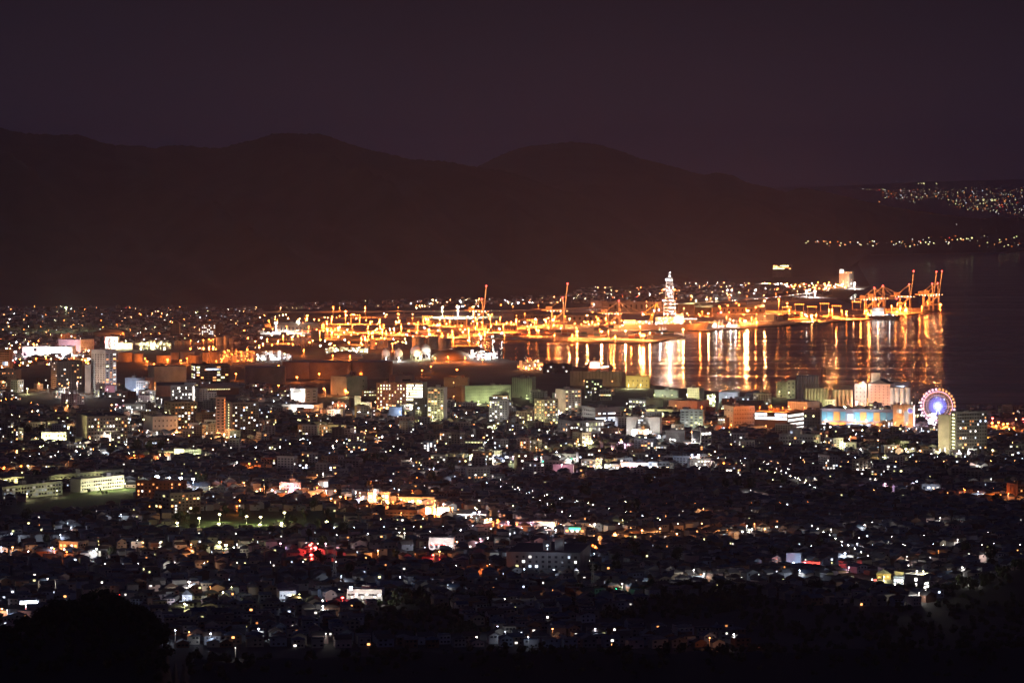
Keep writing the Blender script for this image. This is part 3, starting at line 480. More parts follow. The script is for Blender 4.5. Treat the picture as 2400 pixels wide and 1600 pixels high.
for _x0, _x1, _t in ((1273,1292,1269), (1300,1322,1266)):
    bld(f"{'wider' if _x0==1300 else 'narrower'} bluish lift tower on the roof of the stepped hospital", (_x0,_x1-2,_x1), (_t,1340), 'white', None, None, 'lift_tower', 'tower', a=8, dep=6, pent=False)
bld('store with a long glowing green sign', (1322,1372,1376), (1236,1262), 'mid', ('r',4,2,.2,WARM), None, 'green_sign_store', 'shop', sign=[('L',.5,.8,9.5,1.6,'g',5)], lit=LT('o',3000,.3,d=9,h=6), lm='store with the green sign')
bld('pale store with a glowing cream fascia', (1248,1302,1306), (1224,1243), 'cream', ('r',4,1,1,('W',),{'st':(3,)}), None, 'shop_building', 'shop', sign=[('L',.4,.5,12,1.5,'W',6)], lit=LT('o',7000,.9,d=8,h=8)+LT('W',6000,.3,d=8,h=8), lm='cream fascia store')
bld('small house shop with a white glowing gable', (1319,1343,1346), (1222,1243), 'white', ('r',3,2,.6,('W',)), None, 'shop_house', 'shop', roof='gabley', rh=3, lit=LT('W',4000,.3,d=9,h=6))
bld('blue grey side walled shop by the pink lit street', (1843,1877,1880), (1298,1327), 'blue', None, None, 'shop_building', 'shop', lit=LT('B',3500,.4,d=9,h=6))
bld('low bar with glaring red and pink lights', (1880,1922,1925), (1318,1333), 'pink', ('r',5,1,1,('R','P'),{'st':(4,)}), None, 'bar', 'shop', sign=[('L',.3,.05,11,1.2,'R',7),('L',.85,.7,1.5,1.5,'P',8)], lit=LT('R',6000,.3,.7,d=6,h=5), lm='red lit bar')
bld('square white block with a floodlit roof and tall windows', (2120,2163,2179), (1349,1392), 'mid', ('g',4,3,1,('W',),{'only':[1],'w':.55,'h':.55,'st':(6,)}), ('g',1,3,1,('W',),{'w':.7,'h':.5,'st':(6,),'top':5}), 'corner_block', 'building', pent=False, rm='pale', lit=[('W',5000,18,-6,.5),('Y',4000,18,-8,.2)], lm='block with the floodlit roof')
bld('yellow green gabled house next to the floodlit block', (2055,2088,2092), (1333,1357), 'ochre', ('g',3,2,.1,WARM), None, 'gabled_house', 'house', roof='gabley', rh=3.5, lit=LT('Y',4500,.4,d=8,h=5), lm='yellow green gabled house')
bld('service yard building with glaring white bays', (2094,2118,2120), (1352,1378), 'green', ('r',3,2,1,('W','B'),{'st':(6,)}), None, 'garage_shop', 'shop', lit=LT('W',6000,.5,d=7,h=5)+LT('B',5000,.5,d=7,h=4))
bld('two storey shop with blue glass and a white floor', (2160,2204,2207), (1136,1158), 'mid', ('r',4,2,.8,('B','W'),{'st':(1.2,5)}), None, 'shop_building', 'shop', sign=[('L',.5,.06,16,1.3,'W',6)], lit=LT('B',4000,.5,d=8,h=5), lm='shop with blue glass')
bld('bright white shop with a big glowing box sign', (746,768,771), (1128,1152), 'white', None, None, 'shop_building', 'shop', sign=[('L',.4,.5,8,4.5,'W',7)], lit=LT('W',9000,.5,d=8,h=7), lm='box sign shop')
bld('pink lit amusement hall', (655,702,706), (1132,1160), 'pink', ('r',6,3,.2,('P','o')), None, 'amusement_hall', 'shop', sign=[('L',.35,.3,2.5,7,'P',7)], lit=LT('P',9000,.4,d=8,h=7)+LT('o',5000,.9,d=8), lm='pink lit hall')
bld('white forecourt store with warm light below its roof', (722,765,768), (1152,1169), 'white', ('r',5,2,.4,('W','o')), None, 'shop_building', 'shop', lit=LT('o',5000,.3,.8,d=8,h=5))
bld('store glaring orange and white by the crossing', (862,912,915), (1155,1183), 'cream', ('r',5,2,1,('W','o'),{'st':(6,)}), None, 'shop_building', 'shop', sign=[('L',.6,.35,5,11,'W',9),('L',.6,1.0,3,1.5,'R',6)], lit=LT('o',16000,.2,.6,.9,d=9,h=8), lm='glaring crossing store')
bld('orange flooded filling station shop', (995,1014,1020), (1186,1212), 'cream', ('r',3,1,1,('o','W'),{'st':(6,)}), None, 'filling_station', 'shop', sign=[('L',.5,.3,5,6,'W',9)], lit=LT('O',14000,.3,.8,d=8,h=7), lm='orange filling station')
bld('glowing canopy store east of the filling station', (1024,1054,1058), (1190,1208), 'white', ('r',4,1,1,('W',),{'st':(7,)}), None, 'canopy_store', 'shop', sign=[('L',.5,.25,9,5,'W',9)], lit=LT('o',14000,.5,.9,d=8,h=7), lm='canopy store')
bld('low hall with a sweep of white light and a blue disc', (1070,1140,1147), (1196,1216), 'white', ('r',5,1,1,('W','Y'),{'st':(5,)}), None, 'market_hall', 'shop', roof='gable', rh=3, sign=[('L',.4,.7,3,3,'B',2)], lit=LT('W',9000,.4,.8,d=8,h=6), lm='white swept hall')
bld('long pale eaves shop above the white lit street', (934,1018,1022), (1167,1183), 'cream', ('r',9,1,.7,('W','o')), None, 'shop_row', 'shop', lit=LT('o',8000,.3,.8,d=9,h=7))
bld('lit roadside depot with yellow strips', (1108,1175,1178), (1057,1076), 'mid', ('r',6,1,1,('Y','W'),{'st':(5,),'h':.3}), None, 'depot', 'building', lit=LT('Y',8000,.2,.6,.95,d=9,h=6), lm='yellow lit depot')
bld('turquoise roofed pavilion glowing green', (1266,1284,1286), (1074,1086), 'green', ('r',2,1,1,('g',),{'st':(1,)}), None, 'pavilion', 'building', roof='gabley', rh=2.5, lit=LT('g',3500,.5,d=8,h=5), lm='turquoise pavilion')
bld('pale green shed with a bright floor line', (1296,1360,1362), (1065,1080), 'green', ('r',8,2,.5,('W','g'),{'st':(2,)}), None, 'shed', 'building', lit=LT('W',4000,.6,d=9,h=6))
bld('brick storage shed with a flat pinkish wall', (1296,1343,1346), (1090,1107), 'pink', None, None, 'storage_box', 'warehouse', lit=LT('P',3500,.5,d=10))
bld('blue floodlit yard office', (1416,1452,1456), (1089,1103), 'blue', ('r',4,1,.5,('W',)), None, 'office_block', 'office', lit=LT('Y',7000,.9,d=7,h=6), lm='yard office')
bld('long warm lit house terrace by the floodlit yard', (1455,1540,1544), (1086,1105), 'white', ('r',10,1,.8,('W','o','P')), None, 'terrace', 'building', lit=LT('B',12000,.55,d=10,h=9)+LT('O',9000,.9,d=9,h=6)+LT('W',6000,.2,d=9,h=6), lm='warm lit terrace')
bld('long mall shed far off with twin white gable lamps', (640,745,765), (757,778), 'beige', None, None, 'shed', 'warehouse', lm=None)
# far blocks beyond the canal
bld('dim far block with five rows of white windows', (472,505,522), (760,790), 'dark', ('g',8,6,.5,('W','B'),{'st':(3,)}), ('n',1,1,0,MIX), 'apartment_block', 'apartment block', lit=LT('o',40000,.5,d=40,h=20), lm='far block with white windows')
bld('dim slender tower far across the plain', (399,420,423), (757,792), 'dark', ('g',5,9,.05,WARM), None, 'apartment_tower', 'apartment tower', lm='far slender tower')
bld('barrel roofed warehouse far off with an orange end', (219,292,301), (772,792), 'green', None, None, 'warehouse', 'warehouse', roof='arch', rh=7, lit=LT('O',30000,.0,d=20,h=14), lm='far barrel warehouse')
bld('brick block with two white lights far off', (144,178,180), (784,797), 'brick', ('g',5,2,.3,('W',)), None, lit=LT('o',25000,.9,d=20,h=14))
bld('blazing white and pink pachinko hall behind the tower', (246,276,280), (790,818), 'white', ('r',4,3,.9,('W','P'),{'st':(7,)}), None, 'amusement_hall', 'shop', sign=[('L',.5,.2,14,14,'W',9)], lit=LT('W',26000,.4,h=18,d=16)+LT('R',26000,.9,h=18,d=16), lm='blazing amusement hall')
bld('bright terminal with a pale canopy beyond the tower', (270,310,312), (805,818), 'white', ('r',8,2,.8,('W','Y'),{'st':(5,)}), None, 'terminal', 'building', lit=LT('Y',20000,.3,.8,h=12,d=14))
# round emblem on the cinema, blue ring
# port side warehouses
P1 = {'group': 'port warehouses'}
for lab, xx, yy, w_, rf, lt in (
 ('long warehouse under a pale roof behind the first crane', (753,1004,1006), (762,775), 'beige', 'gable', LT('O',90000,.1,.4,.8,h=16,d=30)),
 ('orange washed low store at the western end of the port', (645,748,752), (762,779), 'cream', 'flat', LT('O',80000,.2,.7,h=16,d=25)),
 ('long curved roof shed between two cranes', (1205,1275,1300), (731,748), 'beige', 'arch', LT('O',60000,.5,h=16,d=30)),
 ('large pale slab warehouse behind the drill ship', (1410,1550,1552), (708,731), 'grey', 'flat', LT('o',50000,.2,.6,h=20,d=50)),
 ('wide brown shed by the container yard', (1300,1445,1448), (733,755), 'beige', 'gable', LT('O',80000,.3,.8,h=16,d=26)),
 ('pale windowed block with a lit gable at the crane row', (1384,1410,1412), (706,726), 'white', 'flat', LT('W',30000,.5,h=18,d=40)),
 ('flat customs shed near the western mast', (1000,1090,1093), (752,763), 'cream', 'flat', LT('O',70000,.5,h=14,d=20)),
 ('glowing open shed east of the drill ship', (1628,1668,1670), (722,742), 'ochre', 'flat', LT('O',160000,.5,h=15,d=18)),
 ('dim long shed under the expressway', (1670,1790,1793), (715,735), 'beige', 'gable', LT('O',40000,.3,.8,h=16,d=40)),
 ('low terminal office near the row of yard gantries', (1765,1815,1818), (738,752), 'cream', 'flat', LT('o',50000,.4,h=14,d=20)),
 ('timber shed at the inner basin', (1140,1210,1213), (765,778), 'beige', 'flat', LT('O',60000,.4,h=14,d=20)),
 ('tan block with a bright roof line in the yard', (953,985,987), (745,757), 'beige', 'flat', LT('O',60000,.5,h=14,d=16)),
 ('grey tower block warehouse behind the bow', (1588,1626,1628), (714,738), 'beige', 'flat', LT('o',40000,.5,h=20,d=30)),
 ('small pale store beside the pier root', (1392,1424,1427), (768,782), 'cream', 'gable', LT('O',60000,.5,h=12,d=16))):
    bld(lab, xx, yy, w_, ('g',10,1,0,MIX,{'w':.4,'h':.5,'x1':.9}) if xx[1]-xx[0] > 60 else None, None, 'port_warehouse', 'warehouse', roof=rf, rh=6, rm='pale' if 'pale' in lab else 'grey', lit=None, group='port warehouses', pent=False, lm='large slab warehouse' if 'slab' in lab else None)
    for l in lt:  # masts added in front to light each warehouse
        nx, ny, al, L, D = FOOT[-1]; X = nx-math.cos(al)*L*l[4]-math.sin(al)*l[3]; Y = ny+math.sin(al)*L*l[4]-math.cos(al)*l[3]
        px, py = PX(X, Y, l[2]); lamp(px, py, l[0], l[2], l[1]*.7, 1.2, 30, 'mast')
bld('seaside hotel tower with a glaring white crown', (1967,1990,2001), (637,672), 'beige', ('g',9,12,.15,('o','Y'),{'w':.35,'max':60}), ('g',3,12,.1,('o',)), 'hotel_tower', 'hotel', sign=[('L',.75,.9,14,13,'W',9)], lit=[('o',260000,20,80,.3),('o',260000,20,80,.9),('W',90000,14,20,-.5)], lm='seaside hotel tower')
bld('hillside building with a row of yellow windows', (1811,1855,1857), (621,650), 'mid', ('g',8,3,.8,('Y','o'),{'st':(9,),'z0':30,'w':.8,'top':1}), None, 'hillside_lodge', 'building', pent=False)
# ---------------------------------------------------------------- tanks, silos, domes
def tank(label, x0, x1, yt, yb, wall, cat='tank', name='storage_tank', dome=True, group='storage tanks', rail=True):
    xc = (x0+x1)/2; x, y = G(xc, yb, 2); r = (x1-x0)/2*y/F; y += r; h = (yb-yt)*y/F
    root = empty(name, (x, y, 2)); m = WALLS[wall]
    MB().cyl(0, 0, r, -1, h, 40).build('shell', m, root)
    b = MB(); b.lathe(0, 0, [(r*.99, h+.01), (r*.5, h+r*.05), (.1, h+r*.07)] if dome else [(r*.99, h-.6), (.1, h-.55)], 40); b.build('roof', ROOFS['grey'], root)
    if rail:
        b = MB(); b.lathe(0, 0, [(r+.05, h-.9), (r+.5, h-.9), (r+.5, h-.2), (r+.05, h-.2)], 40); b.build('wind_girder', m, root)
        b = MB(); n = 14
        for i in range(n): a = -math.pi*.75+i*.16; a2 = a+.16; b.bar((math.cos(a)*(r+.6), math.sin(a)*(r+.6), h*i/n), (math.cos(a2)*(r+.6), math.sin(a2)*(r+.6), h*(i+1)/n), .5)
        b.build('stairway', steel, root)
    tag(root, label, cat, group); USED.add(label); FOOT.append((x, y-r, 0, r, 2*r)); return root
for a in (('huge dim oil tank nearest the dark framed office', 570,666,862,902,'beige'), ('huge oil tank half hidden between two others', 659,752,849,888,'beige'),
          ('huge oil tank in the middle of the dim row', 712,824,850,889,'beige'), ('huge oil tank at the harbour end of the dim row', 815,918,849,888,'beige')): tank(*a, dome=False)
LM.append(('row of huge oil tanks', 740, 888))
for i, (x0, x1, yt, yb) in enumerate(((274,310,826,848),(310,334,829,848),(365,399,833,851),(399,418,826,843),(421,454,825,842),(439,464,833,851),(474,488,826,851),(488,515,824,853),(505,523,790,810),(524,533,788,808),(536,548,792,806))):
    w = ['blazing orange lit tank nearest the gridded tower','brown tank right beside the blazing orange one','squat orange lit tank with a lamp before it','smaller tank behind the squat orange ones','tall tank behind the third squat one','squat tank with a lamp on its corner','narrow tank in the orange yard','largest tank at the end of the orange yard','pale upright tank beyond the canal','slender dark tank beyond the canal','last grey tank beyond the canal'][i]
    tank(w, x0, x1, yt, yb, 'beige' if i < 8 else 'grey')
LM.append(('orange tank yard', 420, 850))
for i, (x0, x1, yt, yb) in enumerate(((965,993,791,821),(1002,1028,789,819),(1027,1056,793,822),(855,863,800,816),(868,880,796,818),(884,897,796,817),(898,909,795,815),(657,671,778,797),(673,686,784,799),(728,748,775,798),(752,761,777,797))):
    w = ['pale green tank first of the tall trio','pale green tank middle of the tall trio','pale tank with a dark door last of the trio','short white silo by the canal','white silo with a roof lamp','cream silo between two lamps','dim silo at the end of the canal row','dim tank west of the lattice mast','small dim tank west of the lattice mast','wide dim tank east of the lattice mast','orange edged slim tank by the long warehouse'][i]
    tank(w, x0, x1, yt, yb, 'green' if i in (0,1) else 'cream' if i < 7 else 'green', rail=i < 3)
LM.append(('tall tank trio', 1010, 821))
def sphere_tank(label, xc, yc, rp, yb):
    x, y = G(xc, yb, 2); r = rp*y/F; z = (yb-yc)*y/F; root = empty('gas_sphere', (x, y, 2))
    MB().ball(0, 0, z, r, 24, 14).build('sphere', WALLS['white'], root, True)
    for i in range(8):
        a = i*math.pi/4; MB().bar((math.cos(a)*r*.97, math.sin(a)*r*.97, -.5), (math.cos(a)*r*.97, math.sin(a)*r*.97, z), .7).build('leg', steel, root)
    b = MB(); b.lathe(0, 0, [(1.5, z+r), (1.5, z+r+1.5)], 10); b.build('top_platform', steel, root)
    tag(root, label, 'gas tank', 'spherical gas tanks'); USED.add(label)
for a in (('small white gas sphere nearest the orange mound', 904,828,10,842), ('second white gas sphere with lamps at its feet', 934,828,10,842), ('large white gas sphere before the tank trio', 975,823,13,842), ('large gas sphere partly behind its neighbour', 998,819,12,838),
          ('dark gas sphere first of three by the lattice mast', 696,799,9,811), ('dark gas sphere behind the lattice mast', 712,799,9,811), ('dark gas sphere last of three by the lattice mast', 725,800,8,811)): sphere_tank(*a)
LM.append(('white gas spheres', 950, 842))
def mound(label, x0, x1, yt, yb):
    xc = (x0+x1)/2; x, y = G(xc, yb, 2); r = (x1-x0)/2*y/F; h = (yb-yt)*y/F; root = empty('buried_tank', (x, y+r, 1.9))
    MB().lathe(0, 0, [(r*math.cos(t), h*math.sin(t)) for t in [k*math.pi/20 for k in range(10)]]+[(.5, h)], 40).build('dome', mat('dome_earth', (.16,.12,.09), .95, .3, .05), root, True)
    b = MB(); b.cyl(0, 0, 2.5, h, h+2.2, 12); b.build('vent', steel, root); tag(root, label, 'buried tank'); USED.add(label)
mound('low orange lit domed mound beside the lit pipe plant', 1008, 1105, 821, 845); mound('broad domed mound behind the row of huge tanks', 758, 848, 824, 841)
LM.append(('orange domed mound', 1056, 845))
def silos(label, x0, x1, yt, yb, n, wall, rows=2, top=None, name='grain_silo_block', lit=()):
    x, y = G(x0, yb, 2); w = (x1-x0)*y/F; r = w/n/2; h = (yb-yt)*y/F; root = empty(name, (x, y, 2))
    for k in range(n):
        for j in range(rows): MB().cyl(r*(2*k+1), r*(2*j+1), r*.985, -1, h*(1-.0*j), 20).build('silo_cell', WALLS[wall], root, False)
    b = MB(); b.box(.2, w-.2, .4, r*2*rows-.4, h+.003, h+1.0); b.build('roof', ROOFS['grey'], root)
    if top == 'truss':
        b = MB(); q = 10
        for k in range(q):
            xa = w*k/q; xb = w*(k+1)/q; b.bar((xa, r, h+1), (xa, r, h+6), .35); b.bar((xa, r, h+1), (xb, r, h+6), .3); b.bar((xb, r, h+1), (xa, r, h+6), .3)
        b.bar((0, r, h+6), (w, r, h+6), .6); b.bar((0, r, h+3.5), (w, r, h+3.5), .5); b.build('conveyor_bridge', darksteel, root)
    for c, P, hh, dd, u in lit: X, Y = x+w*u, y-dd; lamp(*PX(X, Y, hh), c, hh, P*LK, .5, 26, 'yard')  # lamps added before the silos to light them
    tag(root, label, 'silo'); USED.add(label); FOOT.append((x+w, y, 0, w, r*4))
silos('row of greenish grain silos beneath a truss conveyor', 1885,1942,911,957,8,'green',2,'truss',lit=[('Y',16000,6,20,.5)])
silos('row of cream grain silos beneath a truss conveyor', 1952,1999,914,957,5,'cream',2,'truss',lit=[('Y',14000,6,20,.5)])
silos('tall dim grey silo block at the rear of the grain plant', 1868,1920,881,950,9,'grey',2)
silos('broad pinkish grain silos below the lit box', 2083,2135,909,957,4,'white',2,lit=[('W',26000,10,34,.4)])
bld('white topped box glaring above the broad silos', (2096,2133,2135), (896,954), 'white', None, None, 'silo_headhouse', 'silo', dep=14, pent=False, sign=[('L',.55,.72,14,4.5,'B',9)])
bld('tall pinkish grain elevator with rows of small dark windows', (2035,2086,2096), (890,957), 'pink', ('g',5,8,0,MIX,{'w':.3,'h':.28,'max':40,'x1':.95}), None, 'grain_elevator', 'silo', roof='gabley', rh=6, lit=LT('o',20000,.2,.8,d=34), lm='tall grain elevator')
bld('slim head tower of the grain elevator', (2042,2062,2064), (876,956), 'cream', None, None, 'elevator_head', 'silo', dep=10)
bld('pale middle block of the grain plant with one white lamp', (2003,2031,2033), (901,955), 'white', ('g',3,5,0,MIX,{'w':.25,'h':.25}), None, 'mill_block', 'silo', lit=LT('W',9000,.2,d=10,h=38)+LT('W',6000,.6,d=20), lm='pale mill block')
bld('pale green mill building west of the silos', (1820,1844,1846), (897,930), 'green', ('g',3,4,0,MIX,{'w':.2,'h':.2}), None, 'mill_block', 'silo', lit=LT('Y',6000,.5), lm='pale green mill')
bld('taller dim block joined to the green mill', (1844,1864,1866), (892,932), 'grey', ('g',2,4,0,MIX,{'w':.3}), None, 'mill_block', 'silo', lit=LT('Y',3000,.5))
for i, px in enumerate((1987,1996,2005)):
    tank(['first small cement silo','second small cement silo','third small cement silo'][i]+' at the foot of the grain plant', px-3.5, px+3.5, 941, 957, 'pink', 'silo', 'small_silo', rail=False, group='small silos at the grain plant')
# lattice towers
def lattice(label, xc, yt, yb, wp, name='lattice_tower', m=None, arms=0, taper=.35, lampc=None):
    x, y = G(xc, yb, 2); h = (yb-yt)*y/F; w = wp*y/F; root = empty(name, (x, y, 2)); m = m or steel; b = MB(); n = max(4, int(h/5))
    def c(i, s, t): k = w/2*(1-(1-taper)*i/n); return (s*k, t*k, h*i/n)
    cs = [(-1,-1),(1,-1),(1,1),(-1,1)]
    for s, t in cs: b.bar(c(0,s,t), c(n,s,t), .35)
    for i in range(n):
        for k in range(4):
            p, q = cs[k], cs[(k+1)%4]; b.bar(c(i,*p), c(i+1,*q), .22); b.bar(c(i+1,*p), c(i+1,*q), .22)
    b.build('mast', m, root)
    for k in range(arms):
        z = h*(.95-.13*k); a = MB(); a.bar((-w*.8,0,z), (w*.8,0,z), .3); a.bar((-w*.8,0,z), (0,0,z+2), .2); a.bar((w*.8,0,z), (0,0,z+2), .2); a.build('cross_arm', m, root)
    if lampc: MB().ball(0, 0, h+.6, .8, 8, 5).build('beacon', emat(lampc, 12), root)
    tag(root, label, 'tower'); USED.add(label); return root
lattice('orange lit lattice mast above the dark gas spheres', 710,757,819,7,arms=1,lampc='O')
lattice('dark power pylon standing among the houses', 784,1276,1362,9,'power_pylon',arms=3,taper=.2)
lattice('dark power pylon before the stepped hospital', 1389,1318,1388,8,'power_pylon',arms=3,taper=.2)
lattice('thin lattice mast above the expressway', 906,702,735,4,arms=0)
lattice('bluish lattice tower by the ferris wheel', 2149,905,965,9,m=mat('blue_steel',(.10,.12,.25),.6,.2),taper=.6)
lattice('dark conveyor tower over the rear silos', 1930,860,950,14,m=darksteel,taper=.5)
LM += [('pylon among the houses', 784, 1362), ('pylon before the hospital', 1389, 1388)]
# process plants: pipe racks with many lamps
def plant(label, x0, x1, yt, yb, cols, P, nl=26, dens=1):
    x, y = G(x0, yb, 2); w = (x1-x0)*y/F; h = (yb-yt)*y/F; root = empty('process_plant', (x, y, 2)); d = w*.5
    n = max(3, int(w/7)); b = MB(); zs = [h*k/4 for k in range(1, 5)]
    hs = [h*R.uniform(.35, 1) for _ in range(n+1)]
    for i in range(n+1):
        for yy in (0, d*.5): b.bar((w*i/n, yy, -1), (w*i/n, yy, hs[i]), .5)
    for i in range(n):
        for z in zs:
            if z <= max(hs[i], hs[i+1]): b.bar((w*i/n, 0, z), (w*(i+1)/n, 0, z), .4); b.bar((w*i/n, 0, z), (w*i/n, d*.5, z), .35); b.bar((w*i/n, 0, z-h/4), (w*(i+1)/n, 0, z), .25)
    b.build('pipe_rack', steel, root)
    for i in range(4): q = MB(); q.cyl(w*(i+.5)/4, d*.8, w*.04+1, -1, h*R.uniform(.4, .9), 14); q.build('column', WALLS['white'], root)
    for i in range(nl):
        u = R.uniform(0, w); k = min(n, int(u/w*n)); z = R.uniform(.1, 1)*hs[k]; MB().octa(u, -.8, z, R.uniform(.5, .95)).build('plant_lamp', emat(R.choice(cols), R.choice((15, 30))), root)
    for i in range(3):
        l = bpy.data.objects.new('light', light(cols[0], P, .8)); C.objects.link(l); l.parent = root; l.location = (w*(i+.5)/3, -6, h*.8)
    tag(root, label, 'process plant'); USED.add(label); LM.append((label.split(' with ')[0], (x0+x1)/2, yb))
plant('glittering white pipe plant with dozens of lamps', 1097,1166,817,843,('W','B','W','W'),30000,44)
plant('green glowing refinery tower with stacked lamps', 1657,1676,914,958,('G','Y','G','W'),12000,28)
plant('amber plant at the canal jetty with small stacks', 1213,1272,843,868,('o','W','O'),20000,34)
plant('yellow green tank farm pipe yard with rows of lamps', 762,862,812,826,('Y','G','W'),20000,40)
plant('bright yard of white lamps on the canal bank with pipes', 603,682,819,845,('W','Y','B','W'),20000,46)
plant('orange pipe yard next to the tanks with many lamps', 515,600,815,850,('O','o','O'),30000,40)
plant('bright yellow green sports yard beyond the canal with lamps', 318,400,800,812,('Y','W','Y'),40000,30)
# ---------------------------------------------------------------- gantry cranes
def crane(label, px, yb, s, boom, yaw, gauge=28, dep=17):
    """origin under the waterside legs; +x is seaward"""
    x, y = G(px, yb, 2.3); root = empty('gantry_crane', (x, y, 2.3), yaw); zb = 45*s; top = 75*s; g = gauge*s; d = dep*s; t = 2.1*s
    for yy in (0, d):
        for xx in (0, -g):
            MB().bar((xx, yy, 0), (xx*.96, yy, zb), t).build('leg', cream_steel, root)
        MB().bar((0, yy, 16*s), (-g, yy, 16*s), t*.8).build('portal_beam', cream_steel, root)
        MB().bar((-g, yy, 16*s), (0, yy, zb-1), t*.7).build('brace', cream_steel, root)
    for xx in (0, -g): MB().bar((xx, 0, 16*s), (xx, d, 16*s), t*.8).build('portal_beam', cream_steel, root)
    b = MB()
    for yy in (d*.32, d*.68): b.bar((-g-24*s, yy, zb+1), (2, yy, zb+1), 2.2*s)
    for k in range(6): b.bar((-g-24*s+k*10*s, d*.32, zb+1), (-g-24*s+k*10*s, d*.68, zb+1), .8*s)
    gi_ = b.build('girder', cream_steel, root)
    for xx in (0, -g): MB().bar((xx, 0, zb), (xx, d, zb), t).build('cross_beam', cream_steel, root)
    b = MB(); b.box(-g-14*s, -g+1*s, d*.2, d*.8, zb+2.5*s, zb+10*s); b.build('machinery_house', WALLS['cream'], gi_)
    for yy in (0, d): MB().bar((0, yy, zb), (-3*s, d*.5+(yy-d*.5)*.35, top), t*.7).build('apex_leg', cream_steel, root)
    for yy in (d*.35, d*.65): MB().bar((-3*s, yy, top), (-g-8*s, yy, zb+2), .8*s).build('back_stay', cream_steel, root)
    if boom == 'up': e = (9*s, zb+64*s)
    else: e = (58*s, zb+1)
    for yy in (d*.38, d*.62): MB().bar((2, yy, zb+1), (e[0], yy, e[1]), 1.9*s).build('boom_girder', cream_steel, root)
    b = MB()
    for k in range(1, 9): u = k/8; b.bar((2+(e[0]-2)*u, d*.38, zb+1+(e[1]-zb-1)*u), (2+(e[0]-2)*u, d*.62, zb+1+(e[1]-zb-1)*u), .7*s)
    b.build('boom_lacing', cream_steel, root)
    if boom == 'flat':
        for u in (.45, .95):
            for yy in (d*.38, d*.62): MB().bar((-3*s, yy, top), (e[0]*u, yy, zb+2), .6*s).build('fore_stay', cream_steel, root)
    else: MB().bar((-3*s, d*.5, top), (e[0]*.55+1, d*.5, zb+34*s), .6*s).build('fore_stay', cream_steel, root)
    b = MB(); b.box(-10*s, -6*s, d*.35, d*.65, zb-5*s, zb-1*s); b.build('cab', WALLS['cream'], gi_)
    for p_ in ((e[0], d*.5, e[1]+1.2), (-3*s, d*.5, top+1)): MB().ball(*p_, 1.9*s, 8, 5).build('warning_lamp', emat('R', 16), root)
    for k in range(7): MB().octa(-g-10*s+k*8*s, d*.3, zb-1.2*s, .9*s).build('work_lamp', emat('W' if k % 3 else 'o', 25), root)
    for p_, P in (((-g*.5, -14, zb-4), 45000), ((-g-6, -16, zb*.7), 45000), ((-8*s, -18, top+4), 34000), ((12*s, -12, top+20), 18000 if boom == 'up' else 6000)):  # lights without fixtures, added in front to brighten the steelwork
        l = bpy.data.objects.new('light', light('O' if P > 40000 else 'o', P, 1)); C.objects.link(l); l.parent = root; l.location = p_
    tag(root, label, 'crane', 'quay cranes of the port'); USED.add(label)
crane('container crane with raised boom at the western quay', 1131, 769, .86, 'up', -.1, 24)
crane('container crane with raised red tipped boom in the middle of the port', 1321, 771, .92, 'up', -.1, 30)
crane('glaring container crane with four bright legs and lowered boom', 1451, 777, .88, 'flat', -.3, 34)
crane('first lowered boom crane of the eastern quay', 2050, 741, .93, 'flat', -.35)
crane('second lowered boom crane of the eastern quay', 2070, 739, .97, 'flat', -.38)
crane('crane with one tall raised boom east of the moored ship', 2132, 735, .98, 'up', -.3)
crane('crane with raised boom fifth along the eastern quay', 2186, 729, .93, 'up', -.3)
crane('last crane with raised boom at the quay tip', 2199, 727, .93, 'up', -.3)
LM += [('western quay crane', 1131, 769), ('middle port crane', 1321, 771), ('glaring crane', 1451, 777), ('eastern quay cranes', 2090, 738)]
# ---------------------------------------------------------------- yard gantries and containers
rt = []
def yard_gantry(px, yb, s=1.0, c='O'):
    x, y = G(px, yb, 2.3); root = empty('yard_gantry', (x, y, 2.3), -.1); w = 21*s; h = 19*s; d = 9*s
    for xx in (0, w):
        for yy in (0, d): MB().bar((xx, yy, 0), (xx, yy, h), 1.2).build('leg', cream_steel, root)
    b = MB(); b.bar((-1, 0, h), (w+1, 0, h), 1.5); b.bar((-1, d, h), (w+1, d, h), 1.5); b.build('beam', cream_steel, root)
    b = MB(); b.box(w*.4, w*.5, 1, d-1, h+.8, h+3); b.build('trolley', WALLS['cream'], root)
    for k in range(5): MB().octa(w*k/4, -.8, h+1.2, 1.0).build('work_lamp', emat(c, 25), root)
    l = bpy.data.objects.new('light', light('O', 25000, 1)); C.objects.link(l); l.parent = root; l.location = (w/2, -9, h*.4)
    tag(root, None, 'gantry', 'rubber tyred yard gantries'); rt.append((root, 'orange lit yard gantry', px, yb))
for px, yb in ((822,758),(991,762),(1040,762),(1072,764),(1236,771),(1288,773),(1834,738),(1864,731),(1893,737),(1923,729),(1951,735),(1998,725),(2104,728)): yard_gantry(px, yb)
cont = []; CM_ = {}
cmats = [mat('container_'+k, c, .6, .15, .5) for k, c in (('red',(.35,.06,.04)),('orange',(.5,.2,.05)),('blue',(.05,.10,.22)),('grey',(.35,.35,.35)),('green',(.06,.16,.10)),('white',(.6,.6,.58)))]
cnm = ['red','orange','blue','grey','green','white']
for m_ in cmats:
    b = MB(); b.box(-6.1, 6.1, -1.2, 1.2, 0, 2.58)
    for k in range(24): b.box(-5.9+k*.5, -5.7+k*.5, -1.26, -1.2, .15, 2.45)
    b.mesh('x', m_) if 0 else None
    CM_[m_.name] = b.mesh('container', m_)
